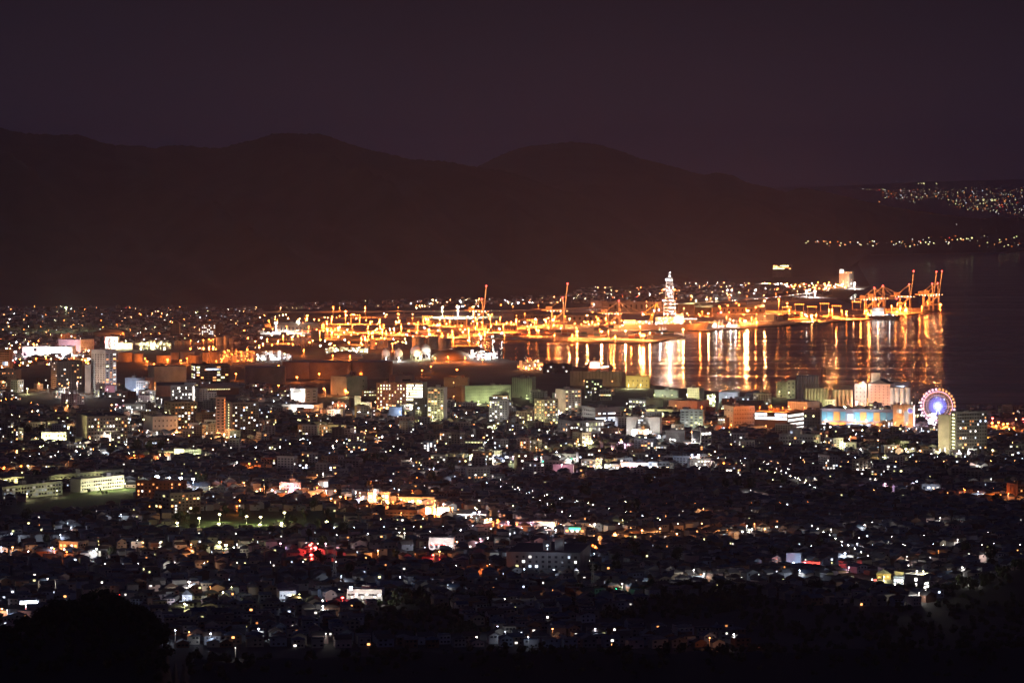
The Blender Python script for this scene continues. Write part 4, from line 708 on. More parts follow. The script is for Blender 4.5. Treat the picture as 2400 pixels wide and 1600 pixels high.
def cstack(px, py, n, hi, gap=13.2, yaw=-.1):
    x, y = G(px, py, 2.3)
    for i in range(n):
        hh = max(1, min(hi, hi-R.choice((0, 0, 1, 2))))
        for k in range(hh):
            j = R.randrange(6); X = x+i*gap*math.cos(yaw); Y = y+i*gap*math.sin(yaw)
            o = link('container', CM_[cmats[j].name], None, (X, Y, 2.31+k*2.6), yaw); tag(o, None, 'container', 'shipping containers on the quay'); cont.append((o, cnm[j]+' shipping container', *PX(X, Y, 2.3+k*2.6)))
for a in ((905,780,5,3),(955,785,6,3),(1010,782,4,3),(1150,790,5,3),(1215,786,6,3),(1280,784,5,4),(1340,786,5,3),(1385,790,3,4),(1480,792,4,3),(1530,785,4,4),(1240,778,5,3),(1410,768,3,3),(1790,748,5,3),(1830,746,6,4),(1880,747,6,4),(1935,743,5,3),(1985,744,4,3),(1860,757,5,2),(2105,734,3,4),(1700,758,3,2),(700,779,4,3)): cstack(*a)
# ---------------------------------------------------------------- ships
def hull(L, B, D, sheer, bow=.16, stern=.05):
    st = [(0, .75), (.03, .92), (.1, 1), (1-bow, 1), (1-bow*.55, .82), (1-bow*.2, .45), (1, .04)]
    b = MB(); vs = []
    for u, k in st:
        dk = D+sheer*max(0, (u-.7)/.3)**2; wl = k*(.9 if u < .9 else .55)
        rake = L*.035*max(0, (u-.8)/.2)
        vs += [(u*L-rake, -B/2*wl, -.3), (u*L, -B/2*k, dk), (u*L, B/2*k, dk), (u*L-rake, B/2*wl, -.3)]
    fs = []
    for i in range(len(st)-1):
        a = 4*i; c = 4*i+4; fs += [(a, c, c+1, a+1), (a+1, c+1, c+2, a+2), (a+2, c+2, c+3, a+3)]
    fs += [(0, 1, 2, 3), (4*len(st)-4, 4*len(st)-1, 4*len(st)-2, 4*len(st)-3)]
    return b.add(vs, fs)
def lamps_on(root, pts, c, st, r, name='deck_lamp'):
    for p_ in pts: MB().octa(*p_, r).build(name, emat(R.choice(c), st), root)
def lights_on(root, pts, c, P):
    for p_ in pts: l = bpy.data.objects.new('light', light(c, P, 1)); C.objects.link(l); l.parent = root; l.location = p_
# drill ship
x0, y0 = G(1440, 775, 0); L = (1663-1440)*y0/F; root = empty('drill_ship', (x0, y0+19, 0), -.02); mpp = y0/F
def U(px): return (px-1440)*mpp
hm_ = mat('hull_paint', (.45,.36,.30), .5, .12, .05)
hl_ = hull(L, 38, 14, 6).build('hull', hm_, root)
def blk(nm, p0, p1, z0, z1, yy=15, m=WALLS['white']): q = MB(); q.box(U(p0), U(p1), -yy, yy, z0, z1); return q.build(nm, m, root)
blk('aft_deckhouse', 1463, 1490, 14, 24); blk('pipe_rack', 1492, 1530, 14, 22, 13, steel); blk('moonpool_house', 1537, 1588, 14, 30, 14, WALLS['cream']); br_ = blk('bridge', 1583, 1603, 14, 36, 17); blk('helideck', 1604, 1632, 24, 25.2, 13, steel)
for px in (1606, 1630): q = MB(); q.bar((U(px), -8, 16), (U(px), -8, 24), 1); q.bar((U(px), 8, 16), (U(px), 8, 24), 1); q.build('helideck_support', steel, root)
for k in range(3): q = MB(); q.box(U(1584), U(1602), -17.4, -17.1, 19+k*5.4, 20.6+k*5.4); q.build('window', emat('W', 5), br_)
q = MB()                                  # derrick
def dcol(za, zb, wa, wb, n, cx=U(1570)):
    cs = [(-1,-1),(1,-1),(1,1),(-1,1)]
    def P_(i, s, t): k = (wa+(wb-wa)*i/n)/2; return (cx+s*k, t*k*.7, za+(zb-za)*i/n)
    for s, t in cs: q.bar(P_(0,s,t), P_(n,s,t), 1.0)
    for i in range(n):
        for k in range(4): a, c = cs[k], cs[(k+1)%4]; q.bar(P_(i,*a), P_(i+1,*c), .5); q.bar(P_(i+1,*a), P_(i+1,*c), .6)
dcol(30, 66, 26, 24, 5); dcol(66, 100, 18, 15, 5); dcol(100, 118, 15, 12, 3); dcol(118, 130, 6, 2, 2); q.build('derrick', steel, root)
for z, w_ in ((50, 25), (66, 29), (112, 19)): p = MB(); p.box(U(1570)-w_/2, U(1570)+w_/2, -w_*.36, w_*.36, z, z+.8); p.build('derrick_platform', steel, root)
lamps_on(root, [(U(1570)+R.uniform(-.5, .5)*w_, -w_*.4, z+R.uniform(.5, 2)) for z, w_, n_ in ((36,26,5),(42,25,4),(50,27,5),(58,24,4),(66,29,9),(74,18,3),(80,17,3),(88,16,3),(94,15,2),(112,19,6),(120,6,2),(128,4,1)) for _ in range(n_)], ('W','W','B'), 26, 1.0, 'derrick_lamp')
lamps_on(root, [(U(1492+k*7.5), -19.6, 17+(k % 2)*3) for k in range(15)]+[(U(1463+k*5), -19.6, 19) for k in range(6)], ('W','o'), 24, 1.1)
lamps_on(root, [(U(R.uniform(1537, 1588)), -14.8, R.uniform(15, 30)) for _ in range(20)], ('W','o','o'), 26, 1.1)
lamps_on(root, [(U(1604+k*4), -13.5, 26.5) for k in range(8)], ('W',), 20, .8)
lights_on(root, [(U(1500), -26, 30), (U(1562), -28, 36), (U(1590), -27, 44), (U(1570), -24, 62)], 'o', 80000); lights_on(root, [(U(1570), -30, 84), (U(1570), -24, 106), (U(1548), -27, 48)], 'W', 34000)
lights_on(root, [(U(1640), -36, 16), (U(1480), -36, 22)], 'O', 130000)
q = MB()                                  # yellow a-frame crane
cy_ = mat('crane_yellow', (.65,.38,.05), .5, .1)
for yy in (-4, 4): q.bar((U(1528), yy, 22), (U(1540), yy, 62), 2.2); q.bar((U(1540), yy, 62), (U(1546), yy, 44), 2.0); q.bar((U(1505), yy, 36), (U(1540), yy, 60), 1.4); q.bar((U(1503), yy, 34), (U(1532), yy, 38), 1.8)
q.build('deck_crane', cy_, root); q = MB(); q.cyl(U(1527), 0, 2.5, 14, 34, 12); q.build('crane_post', cy_, root)
lamps_on(root, [(U(1534), -5, 44), (U(1545), -5, 46), (U(1508), -5, 36)], ('W',), 26, 1.6)
q = MB(); q.cyl(U(1650), -17.2, 1.0, 8, 9.6, 8); q.build('anchor', darksteel, hl_)
tag(root, 'huge drill ship with a glittering derrick and orange lit hull', 'ship'); LM.append(('glittering drill ship', 1560, 776))
def ship(label, p0, p1, yb, B, D, m, house, lamps_n, cols, P, flip=False, boxes=True, masts=()):
    a, b_ = (p1, p0) if flip else (p0, p1)
    xa, ya = G(a, yb, 0); L = abs(p1-p0)*ya/F; root = empty('cargo_ship', (xa, ya+B/2, 0), math.pi if flip else 0); k = ya/F
    hull(L, B, D, D*.35).build('hull', m, root); h0, h1, hz_ = house; q = MB(); q.box(L*h0, L*h1, -B*.4, B*.4, D, D+hz_); dh_ = q.build('deckhouse', WALLS['white'], root)
    q = MB(); q.box(L*h0+1, L*h1-1, -B*.48, B*.48, D+hz_, D+hz_+2.6); q.build('bridge', WALLS['white'], root)
    q = MB(); q.box(L*(h0+h1)/2-2, L*(h0+h1)/2+2, -2, 2, D+hz_+2.6, D+hz_+9); q.build('funnel', WALLS['ochre'], root)
    s = 1 if flip else -1
    for j in range(3): q = MB(); q.box(L*h0+1, L*h1-1, *sorted((s*B*.41, s*B*.42)), D+1.5+j*3, D+2.6+j*3); q.build('window', emat('W', 4), dh_)
    if boxes:
        for j in range(6):
            u = h1+.05+j*.08
            if u < .85: q = MB(); q.box(L*u, L*(u+.07), -B*.38, B*.38, D, D+R.choice((2.6, 5.2))); q.build('hatch_load', R.choice(cmats), root)
    for u, hh in masts: q = MB(); q.bar((L*u, 0, D), (L*u, 0, D+hh), .7); q.bar((L*u, 0, D+hh*.5), (L*(u+.08), 0, D+hh), .5); q.build('derrick_mast', cream_steel, root)
    lamps_on(root, [(L*R.uniform(.05, .9), s*B*.51, D+R.uniform(.5, 2.5)) for _ in range(lamps_n)], cols, 22, .8)
    lights_on(root, [(L*.3, s*(B*.6+6), D+hz_*.8), (L*.65, s*(B*.6+6), D+7)], cols[0], P)
    tag(root, label, 'ship'); USED.add(label)
ship('container ship moored under the eastern quay cranes', 2033, 2112, 748, 20, 9, mat('dark_hull', (.08,.05,.04), .5, .2, .1), (.14, .5, 16), 16, ('W','o'), 9000)
ship('small ship crowded with lamps at the near jetty', 1378, 1436, 872, 14, 7, mat('rust_hull', (.30,.14,.08), .6, .2, .1), (.06, .5, 9), 34, ('W','o','O'), 3500, masts=((.55, 22), (.8, 26)), boxes=False)
for lab, a, b_, yb, mm in (('red hulled fishing ship with green lit derricks behind the bow', 1668, 1702, 770, (.35,.08,.05)), ('white fishing ship with raised booms between two masts', 1702, 1735, 769, (.4,.38,.36)), ('tuna boat with bright deck at the inner quay', 1388, 1418, 752, (.3,.3,.3)), ('low barge by the pier with a line of deck lamps', 1540, 1566, 786, (.25,.12,.06))):
    ship(lab, a, b_, yb, 9, 4, mat('hull_'+str(int(a)), mm, .5, .2, .1), (.1, .35, 6), 14, ('W','G','W') if 'green' in lab or 'white' in lab else ('W','o'), 12000, masts=((.5, 16), (.75, 16)), boxes=False)
# ---------------------------------------------------------------- expressway viaduct
ED = [(596,731),(900,729),(1200,727),(1330,722),(1480,716),(1600,710),(1700,704),(1790,698),(1850,690),(1900,684),(1945,677)]
EP = [G(a, b+14, 0) for a, b in ED]; root = empty('expressway', (0, 0, 0)); zd = []
for (a, b), (x, y) in zip(ED, EP): zd.append(min(14, max(9, H-(b-HZ)*y/F)))
b = MB(); r2 = MB(); HW = 11
for i in range(len(EP)-1):
    (xa, ya), (xb, yb), za, zb = EP[i], EP[i+1], zd[i], zd[i+1]
    b.add([(xa, ya-HW, za-2), (xb, yb-HW, zb-2), (xb, yb+HW, zb-2), (xa, ya+HW, za-2), (xa, ya-HW, za), (xb, yb-HW, zb), (xb, yb+HW, zb), (xa, ya+HW, za)], [(0,3,2,1),(4,5,6,7),(0,1,5,4),(2,3,7,6)])
    r2.add([(xa, ya-HW-.3, za-.5), (xb, yb-HW-.3, zb-.5), (xb, yb-HW-.3, zb+1.2), (xa, ya-HW-.3, za+1.2)], [(0,1,2,3)]); r2.add([(xa, ya+HW+.3, za-.5), (xb, yb+HW+.3, zb-.5), (xb, yb+HW+.3, zb+1.2), (xa, ya+HW+.3, za+1.2)], [(0,1,2,3)])
b.build('deck', concrete, root); r2.build('barrier', steel, root)
cars = []; lp = []
cs_ = [mat('car_'+k, c, .3, 0, metal=.2) for k, c in (('white', (.6,.6,.6)), ('dark', (.05,.05,.06)), ('red', (.4,.03,.03)), ('silver', (.4,.4,.42)))]; cn_ = ['white', 'dark', 'red', 'silver']
def car(x, y, z, yaw, away, px, py):
    root = empty('car', (x, y, z), yaw); j = R.randrange(4)
    if 'car' not in UW:
        b = MB(); b.add([(-2.2,-.85,.3),(2.2,-.85,.3),(2.2,.85,.3),(-2.2,.85,.3),(-2.2,-.85,.85),(2.2,-.85,.75),(2.2,.85,.75),(-2.2,.85,.85),(-1.6,-.7,1.4),(.6,-.7,1.45),(.6,.7,1.45),(-1.6,.7,1.4),(1.2,-.8,.9),(1.2,.8,.9)], [(0,3,2,1),(0,1,5,4),(1,2,6,5),(2,3,7,6),(3,0,4,7),(4,5,12,9,8),(7,11,10,13,6),(8,9,10,11),(9,12,13,10),(12,5,6,13),(4,8,11,7)]); UW['car'] = b.mesh('body', None)
        w = MB()
        w.lathe(0, 0, [(.32, -.11), (.32, .11)], 12); me = w.mesh('wheel', darksteel)
        import mathutils as mu; me.transform(mu.Matrix.Rotation(math.pi/2, 4, 'X')); UW['wheel'] = me
        UW['hl'] = MB().octa(0, 0, 0, .5).mesh('headlight', emat('W', 30)); UW['tl'] = MB().octa(0, 0, 0, .45).mesh('tail_light', emat('R', 14))
    o = link('body', UW['car'], root); o.material_slots[0].link = 'OBJECT'; o.material_slots[0].material = cs_[j]
    for xx in (-1.4, 1.4):
        for yy in (-.8, .8): link('wheel', UW['wheel'], root, (xx, yy, .32))
    for yy in (-.6, .6): link('headlight', UW['hl'], root, (2.3, yy, .7)); link('tail_light', UW['tl'], root, (-2.3, yy, .8))
    tag(root, None, 'car', 'cars on the port expressway' if z > 5 else 'cars on the town streets'); cars.append((root, f'{cn_[j]} car with its lamps on', px, py))
def along(u):
    k = np.interp(u, np.linspace(0, 1, len(EP)), range(len(EP))); i = min(len(EP)-2, int(k)); f = k-i
    return (EP[i][0]+(EP[i+1][0]-EP[i][0])*f, EP[i][1]+(EP[i+1][1]-EP[i][1])*f, zd[i]+(zd[i+1]-zd[i])*f, math.atan2(EP[i+1][1]-EP[i][1], EP[i+1][0]-EP[i][0]))
for i in range(60):
    u = R.uniform(0, 1) if i < 24 else R.uniform(.55, 1); x, y, z, a = along(u); s = R.choice((-1, 1)); car(x, y-5*s, z+.02, a+(0 if s > 0 else math.pi), False, *PX(x, y-5*s, z))
for i in range(0, 27):
    x, y, z, a = along(i/26); q = MB(); q.box(x-1.5, x+1.5, y-7, y+7, 1.5, z-2.01); q.build('pier', concrete, root)
tag(root, 'long elevated expressway crossing behind the port', 'bridge'); LM.append(('port expressway', 1300, 726))
for i in range(22):
    u = .02+i/22; x, y, z, a = along(min(1, u)); lamp(*PX(x, y+HW-1, z+10), 'O' if i % 3 else 'o', z+10, 60000 if i < 11 else 90000, .9, 30, 'street', z0=z)
# ---------------------------------------------------------------- port floodlight masts seen one by one
for px, py, z, c, P, r in ((720,740,30,'O',260000,2.6),(810,730,32,'O',300000,2.8),(781,719,28,'O',70000,1.2),(856,719,28,'O',70000,1.2),(778,742,26,'O',90000,1.6),(766,754,22,'O',120000,1.8),(890,749,22,'O',130000,1.8),(868,753,20,'O',60000,1),
 (979,761,22,'O',130000,1.8),(896,772,20,'O',140000,2),(874,777,18,'O',120000,1.8),(863,777,18,'O',90000,1.6),(905,776,18,'O',60000,1.2),(1136,777,24,'O',150000,2.1),(1149,740,26,'O',110000,1.6),(818,802,18,'O',110000,1.8),(920,805,16,'O',80000,1.6),
 (749,776,18,'O',70000,1.4),(785,772,18,'O',70000,1.3),(767,773,18,'O',60000,1.2),(638,808,14,'O',40000,1.2),(712,820,12,'O',40000,1.2),(647,757,24,'W',420000,3.6),(699,755,24,'W',420000,3.6),(1037,721,26,'Y',160000,2.6),(1073,720,28,'W',420000,3.6),(1109,720,26,'Y',150000,2.4),
 (1792,705,34,'o',360000,2.6),(1752,728,30,'o',420000,3.2),(1746,752,22,'o',380000,3.0),(1771,720,26,'O',120000,1.6),(1732,714,26,'O',120000,1.5),(1726,710,26,'O',120000,1.5),(1686,718,26,'O',160000,1.8),(1706,716,26,'O',90000,1.2),(1376,739,26,'o',200000,2),
 (1335,747,22,'o',180000,1.9),(1353,776,16,'o',130000,1.9),(1410,777,18,'o',190000,2.4),(1466,775,20,'o',170000,1.7),(1257,767,18,'O',130000,1.6),(1240,771,16,'O',110000,1.3),(1280,748,20,'O',120000,1.3),(1507,786,20,'O',700000,4.6),(1601,772,20,'o',170000,2.3),(1523,780,18,'o',140000,1.5),
 (2204,714,22,'O',600000,3.4),(1825,701,34,'O',160000,1.9),(1845,711,30,'O',170000,2),(1984,730,20,'O',230000,2.2),(1903,739,18,'o',230000,2.2),(2109,718,20,'O',260000,2.6),(2121,715,22,'O',180000,2),(2124,722,18,'O',120000,1.6),(1555,679,60,'O',150000,2.2),(1580,679,60,'O',150000,2.2),(1210,748,22,'O',150000,1.6),(1181,760,20,'O',130000,1.5),(1098,770,18,'O',130000,1.5),(1300,742,22,'O',150000,1.6),(1440,755,20,'o',180000,1.6),
 (1500,765,20,'o',160000,1.6),(1850,725,24,'O',150000,1.5),(1950,725,22,'O',170000,1.6),(1660,735,22,'o',220000,1.8),(1030,758,20,'O',130000,1.4),(940,765,20,'O',130000,1.4),(1060,775,16,'O',120000,1.4),(1005,772,16,'O',120000,1.3),
 (989,868,12,'O',16000,1.3),(1071,866,12,'O',20000,1.4),(1010,859,12,'O',14000,1.2),(846,873,12,'O',18000,1.4),(748,876,13,'O',22000,1.4),(696,884,10,'O',24000,1.6),(653,903,10,'O',12000,1.2),(759,911,10,'O',14000,1.2),(809,914,10,'O',10000,1),(815,919,10,'O',10000,1),(706,907,10,'O',9000,1),(553,876,12,'O',16000,1.4),(653,857,10,'O',9000,1),
 (283,834,10,'O',30000,1.4),(1439,854,10,'O',24000,1.5),(1391,862,8,'O',14000,1.2),(393,843,10,'O',50000,1.7),(424,845,9,'O',34000,1.3),(340,840,9,'O',20000,1),(345,846,8,'O',16000,1),(361,853,8,'O',24000,1.2),(438,840,9,'O',24000,1.1),(507,846,9,'O',22000,1),(490,819,12,'O',26000,1.1),(506,818,12,'O',26000,1.1),(580,819,12,'O',30000,1.3),(528,826,10,'O',24000,1),(545,831,10,'O',24000,1),(565,825,10,'O',24000,1),(520,842,9,'O',20000,1),
 (85,840,10,'O',12000,1.1),(108,840,10,'O',12000,1.1),(142,840,10,'O',14000,1.1),(161,844,10,'O',14000,1.1),(173,838,10,'O',20000,1.3),(120,841,10,'Y',12000,.9),(447,798,14,'O',16000,1),(477,797,14,'O',20000,1),(490,795,14,'O',20000,1),(500,795,14,'O',20000,1),
 (155,721,60,'G',60000,2),(1631,704,22,'Y',60000,1.6),(1656,701,22,'Y',70000,1.7),(1679,700,22,'Y',80000,1.8),(1612,716,20,'W',50000,1.4),(1705,680,24,'W',60000,1.8),(1715,680,24,'W',60000,1.8),(1771,680,24,'W',70000,2),(1910,683,20,'W',160000,2.8),(1890,681,20,'W',130000,2.2),(2003,664,20,'W',300000,3.4),
 (1050,836,10,'O',60000,1.1),(1090,838,10,'O',60000,1.0),(1020,839,10,'O',50000,1.0),(780,833,10,'O',50000,1.1),(820,834,10,'O',50000,1.0),(1131,843,9,'O',30000,1.1),(905,839,8,'W',26000,1.0),(935,838,8,'W',26000,1.0),(985,835,8,'Y',40000,1.1),(1005,832,8,'W',30000,1.2),(2325,991,12,'O',26000,1.4),(2340,990,12,'O',26000,1.4),(2351,994,12,'O',24000,1.3),(2361,993,12,'O',26000,1.4),(2334,998,10,'O',20000,1.2),(2376,1003,10,'O',20000,1),(2326,980,14,'R',16000,1.4),(2398,982,12,'R',12000,1)):
    K = 1.05 if 1320 < px < 1800 and py < 800 else 1.3 if py > 855 else 6 if 600 < px < 2300 and py < 800 else 2.6
    lamp(px, py, c, z, min(1.4e6, P*K), r*.92, 60 if py < 855 and px > 600 else 50, 'mast' if py < 800 and px > 600 and not 1320 < px < 1800 else 'yard')
for k in range(84):  # further masts strewn at random, added to brighten the port
    px, py = (R.uniform(640, 1520), R.uniform(742, 792)) if k < 56 else (R.uniform(1670, 2180), 0)
    if not py: py = lerp_table([(1670,765),(1915,750),(2180,728)], px)-R.uniform(6, 26)
    lamp(px, py, R.choice('OOO'), 18, 620000, R.uniform(.5, .9), 40, 'mast')
# school field floodlights
for px, py, r in ((369,1117,2.0),(397,1119,1.0),(424,1120,1.5),(453,1122,1.4)): lamp(px, py, 'B', 16, 12000*r, r, 60, 'yard')
for px, py in ((611,1211),(609,1229),(667,1201),(660,1226),(766,1222),(416,1225),(467,1214),(515,1205),(513,1227),(578,1210),(530,1277),(515,1270)): lamp(px, py, 'Y', 9, 6500, 1.1, 34, 'park')
# ---------------------------------------------------------------- ferris wheel
x, y = G(2198, 1010, 2); root = empty('ferris_wheel', (x, y, 2), -.12); mp = y/F; Rw = 42.5*mp; cz = (1010-951)*mp
def ring(r, t, m, nm, yy=0, n=48):
    b = MB()
    for i in range(n): a, c = 2*math.pi*i/n, 2*math.pi*(i+1)/n; b.bar((r*math.cos(a), yy, cz+r*math.sin(a)), (r*math.cos(c), yy, cz+r*math.sin(c)), t)
    b.build(nm, m, root)
ring(Rw*.80, .32, emat('P', 5), 'outer_rim'); ring(Rw*.74, .28, emat('o', 2), 'outer_rim', 1.2); ring(Rw*.60, .30, emat('P', 1.6), 'inner_rim')
for k in range(6): ring(Rw*(.18+.06*k), .13, emat('V', 1.3), 'light_ring', .6, 36)
for i in range(30):
    a = 2*math.pi*i/30; c, s = math.cos(a), math.sin(a)
    MB().bar((Rw*.05*c, 0, cz+Rw*.05*s), (Rw*.27*c, 0, cz+Rw*.27*s), .3).build('spoke_light', emat('B', 3), root)
    MB().bar((Rw*.27*c, 0, cz+Rw*.27*s), (Rw*.5*c, 0, cz+Rw*.5*s), .26).build('spoke_light', emat('V', 5), root)
    MB().bar((Rw*.3*c, .3, cz+Rw*.3*s), (Rw*.62*c, .3, cz+Rw*.62*s), .16).build('spoke_light', emat('W', 2), root)
    MB().bar((Rw*.45*c, 0, cz+Rw*.45*s), (Rw*.8*c, 0, cz+Rw*.8*s), .24).build('spoke', emat('P' if c < .2 else 'o', 1.6), root)
    g = MB(); px_, pz_ = Rw*.92*c, cz+Rw*.92*s; g.lathe(px_, 0, [(.3, pz_+1.5), (1.15, pz_+.9), (1.3, pz_-.6), (.9, pz_-1.3)], 8); g.build('gondola', emat('P' if (c < 0 or s < -.2) else 'o', 2.2), root)
q = MB(); q.lathe(0, 0, [(2.4, -1.6), (2.4, 1.6)], 16); me = q.mesh('hub', emat('B', 24, 'AUTO')); me.transform(mathutils.Matrix.Rotation(math.pi/2, 4, 'X')); link('hub', me, root, (0, 0, cz))
for s in (-1, 1):
    for yy in (-4, 4): MB().bar((s*Rw*.36, yy*1.6, -1), (0, yy*.3, cz), 1.1).build('support_leg', emat('B', .9), root)
q = MB(); q.box(-Rw*.6, Rw*.5, -8, 8, 0, 4.5); q.build('boarding_platform', WALLS['pink'], root)
q = MB(); q.bar((1, 0, cz+Rw*.9), (1, 0, cz+Rw*1.12), .2); q.build('lightning_rod', steel, root)
lights_on(root, [(-6, -12, cz-12), (-9, -10, 9)], 'P', 60000); lights_on(root, [(0, -9, cz-8)], 'B', 90000)
lamps_on(root, [(R.uniform(-.5, 0)*Rw, -8.6, R.uniform(3, cz*.75)) for _ in range(22)], ('B','P','W','W'), 26, 1.5, 'platform_lamp')
tag(root, 'ferris wheel with violet spokes and pink gondolas', 'ferris wheel'); LM.append(('ferris wheel', 2198, 1008)); FOOT.append((x+20, y-10, 0, 40, 20))
# emblem on the cinema: a blue swirl in a pale ring
nx, ny, al, L_, D_ = frame(2093, 2141, 2144, 1012, dep=15); mp = ny/F
e = empty('wall_emblem', (nx-math.cos(al)*L_*.15-math.sin(al)*.6, ny+math.sin(al)*L_*.15-math.cos(al)*.6, 2+(1012-962)*mp), -al)
for r, t, c, a0, a1 in ((3.6, .7, emat('W', 1.2), 0, 1), (2.2, .9, emat('V', 1.4), .3, 1.0), (1.0, .9, emat('V', 1.0), .0, .6)):
    b = MB()
    for i in range(20):
        a = 2*math.pi*(a0+(a1-a0)*i/20); c2 = 2*math.pi*(a0+(a1-a0)*(i+1)/20); b.bar((r*math.cos(a), 0, r*math.sin(a)), (r*math.cos(c2), 0, r*math.sin(c2)), t)
    b.build('ring', c, e)
tag(e, 'blue and white swirl emblem on the amber cinema wall', 'emblem')
# rooftop billboard with letters in front of the oil tanks
def board(label, px, yt, yb, wpx, txt, cbg, ctx, D):
    x = (px-1200)*D/F; zb = H-(yb-HZ)*D/F; zt = H-(yt-HZ)*D/F; w = wpx*D/F; root = empty('billboard', (x, D, zb)); hh = zt-zb
    b = MB(); b.box(-w/2, w/2, 0, .5, 0, hh); b.build('panel', cbg, root)
    for u in (-.35, .35): MB().bar((w*u, .3, -6), (w*u, .3, 0), .35).build('support', darksteel, root)
    q = hh*.8; b = MB(); y_ = -.06
    b.bar((-q*.6, y_, hh*.1), (-q*.6, y_, hh*.9), q*.16); b.bar((-q*.85, y_, hh*.7), (-q*.6, y_, hh*.88), q*.12)
    b.bar((0, y_, hh*.1), (0, y_, hh*.9), q*.16); b.bar((0, y_, hh*.86), (q*.6, y_, hh*.14), q*.14); b.bar((q*.6, y_, hh*.1), (q*.6, y_, hh*.9), q*.16)
    b.build('lettering', ctx, root); tag(root, label, 'billboard'); USED.add(label)
board('pale billboard with broken letters on the warehouse roof', 827, 870, 880, 15, '1N', WALLS['pink'], WALLS['dark'], 4945)
# ---------------------------------------------------------------- keeping clear of what already stands
_FA = np.array([(a, b, math.cos(c), math.sin(c), L, D) for a, b, c, L, D in FOOT])
def blocked(x, y, m=7):
    dx = _FA[:, 0]-x; dy = _FA[:, 1]-y; dx = -dx; dy = -dy
    lx = dx*_FA[:, 2]-dy*_FA[:, 3]; ly = dx*_FA[:, 3]+dy*_FA[:, 2]
    return bool(np.any((lx > -_FA[:, 4]-m) & (lx < m) & (ly > -m*1.2) & (ly < _FA[:, 5]+m)))
def addfoot(x, y, a, L, D):
    global _FA
    _FA = np.vstack([_FA, [(x, y, math.cos(a), math.sin(a), L, D)]])
def inpoly(px, py, P):
    c = False; j = len(P)-1
    for i in range(len(P)):
        if (P[i][1] > py) != (P[j][1] > py) and px < (P[j][0]-P[i][0])*(py-P[i][1])/(P[j][1]-P[i][1])+P[i][0]: c = not c
        j = i
    return c
PARK = [(395,1205),(560,1196),(800,1200),(800,1236),(560,1248),(400,1240)]
FIELD = [(0,1190),(170,1150),(320,1142),(322,1182),(60,1212),(0,1215)]
CANAL = [(300,812),(530,808),(600,812),(600,824),(300,826)]
VOID = [PARK, FIELD]
# park, playing field, canal basin
grassm = mat('short_grass', (.06,.10,.035), .95, .35, .3)
struct(sheet('playing_field', [(60,1207),(172,1160),(300,1146),(335,1150),(335,1176)], 2.06, grassm))
gp = sheet('grass', PARK, 2.05, grassm); tag(gp, kind='stuff')
w = sheet('canal', [(300,813),(420,807),(530,809),(608,814),(608,822),(300,822)], 2.2, bpy.data.materials['sea_water']); struct(w)
road = mat('asphalt', (.05,.05,.052), .85, .3, .2)
def strip(pts, wd, z=2.05, nm='road'):
    P = [G(a, b, z) for a, b in pts]; b = MB()
    for i in range(len(P)-1):
        (xa, ya), (xb, yb) = P[i], P[i+1]; d = math.hypot(xb-xa, yb-ya); nx_, ny_ = -(yb-ya)/d*wd/2, (xb-xa)/d*wd/2
        b.add([(xa-nx_, ya-ny_, z), (xb-nx_, yb-ny_, z), (xb+nx_, yb+ny_, z), (xa+nx_, ya+ny_, z)], [(0,1,2,3)])
    return struct(b.build(nm, road))
ROADS = [[(560,1150),(770,1168),(900,1184),(1100,1214),(1250,1240),(1420,1255),(1560,1258),(1800,1240)],[(-50,1300),(220,1300),(480,1290),(727,1296),(1010,1300),(1180,1262)],[(2050,1075),(2190,1066),(2400,1062)],[(1080,1085),(1250,1090),(1450,1108)],
         [(40,1440),(300,1400),(640,1408),(800,1420)],[(1840,1335),(1930,1336),(2110,1385)],[(20,850),(180,846),(215,825)],[(1000,1214),(1150,1224)]]
for r_ in ROADS: strip(r_, 11)
def near_road(x, y, m=10):
    for r_ in RP:
        for (xa, ya), (xb, yb) in zip(r_, r_[1:]):
            dx, dy = xb-xa, yb-ya; t = max(0, min(1, ((x-xa)*dx+(y-ya)*dy)/(dx*dx+dy*dy)))
            if (xa+dx*t-x)**2+(ya+dy*t-y)**2 < m*m: return True
    return False
RP = [[G(*p) for p in r_] for r_ in ROADS]
# ---------------------------------------------------------------- foreground hillside and wooded knolls
SIL = [(-900,1440),(-40,1452),(30,1452),(60,1440),(110,1425),(140,1402),(158,1390),(185,1383),(208,1388),(222,1398),(235,1386),(262,1379),(290,1384),(308,1396),(322,1412),(352,1424),(378,1442),(400,1470),(420,1500),(436,1522),(520,1534),(700,1528),(850,1520),(1000,1515),(1200,1508),(1500,1512),(1750,1512),(2000,1505),(2400,1500),(3300,1500)]
SD = [(-900,1500),(380,1500),(450,1850),(3300,1850)]
def zsil(px, y, off=0): return H-(lerp_table(SIL, px)+off-HZ)*y/F
vs = []; fs = []; NX = 190; ys = [120, 400, 700, 1000, 1250, 1380, 1440, 1500, 1560, 1640, 1760, 1850, 1930, 2040]
def hillz(px, y):
    ds = lerp_table(SD, px); base = max(-4, 283-.156*y)
    g = math.exp(-((y-ds)/(70 if ds < 1700 else 50))**2); zt = zsil(px, ds, 38 if ds < 1700 else 16)
    return base*(1-g)+max(base, zt)*g if y < 2000 else -4
for y in ys:
    for i in range(NX):
        px = -900+4200*i/(NX-1); vs.append(((px-1200)*y/F if y > 500 else (px-1200)*.12, y, hillz(px, y)+(fbm(px/60, y/70)*1.2 if y < 1900 else 0)))
for j in range(len(ys)-1):
    for i in range(NX-1): fs.append((j*NX+i, j*NX+i+1, (j+1)*NX+i+1, (j+1)*NX+i))
b = MB(); b.add(vs, fs); struct(b.build('hillside', hillm, smooth=True))
K1 = [(820,1455),(850,1427),(880,1410),(905,1392),(940,1374),(985,1372),(1010,1384),(1050,1400),(1100,1424),(1140,1450),(1165,1478)]
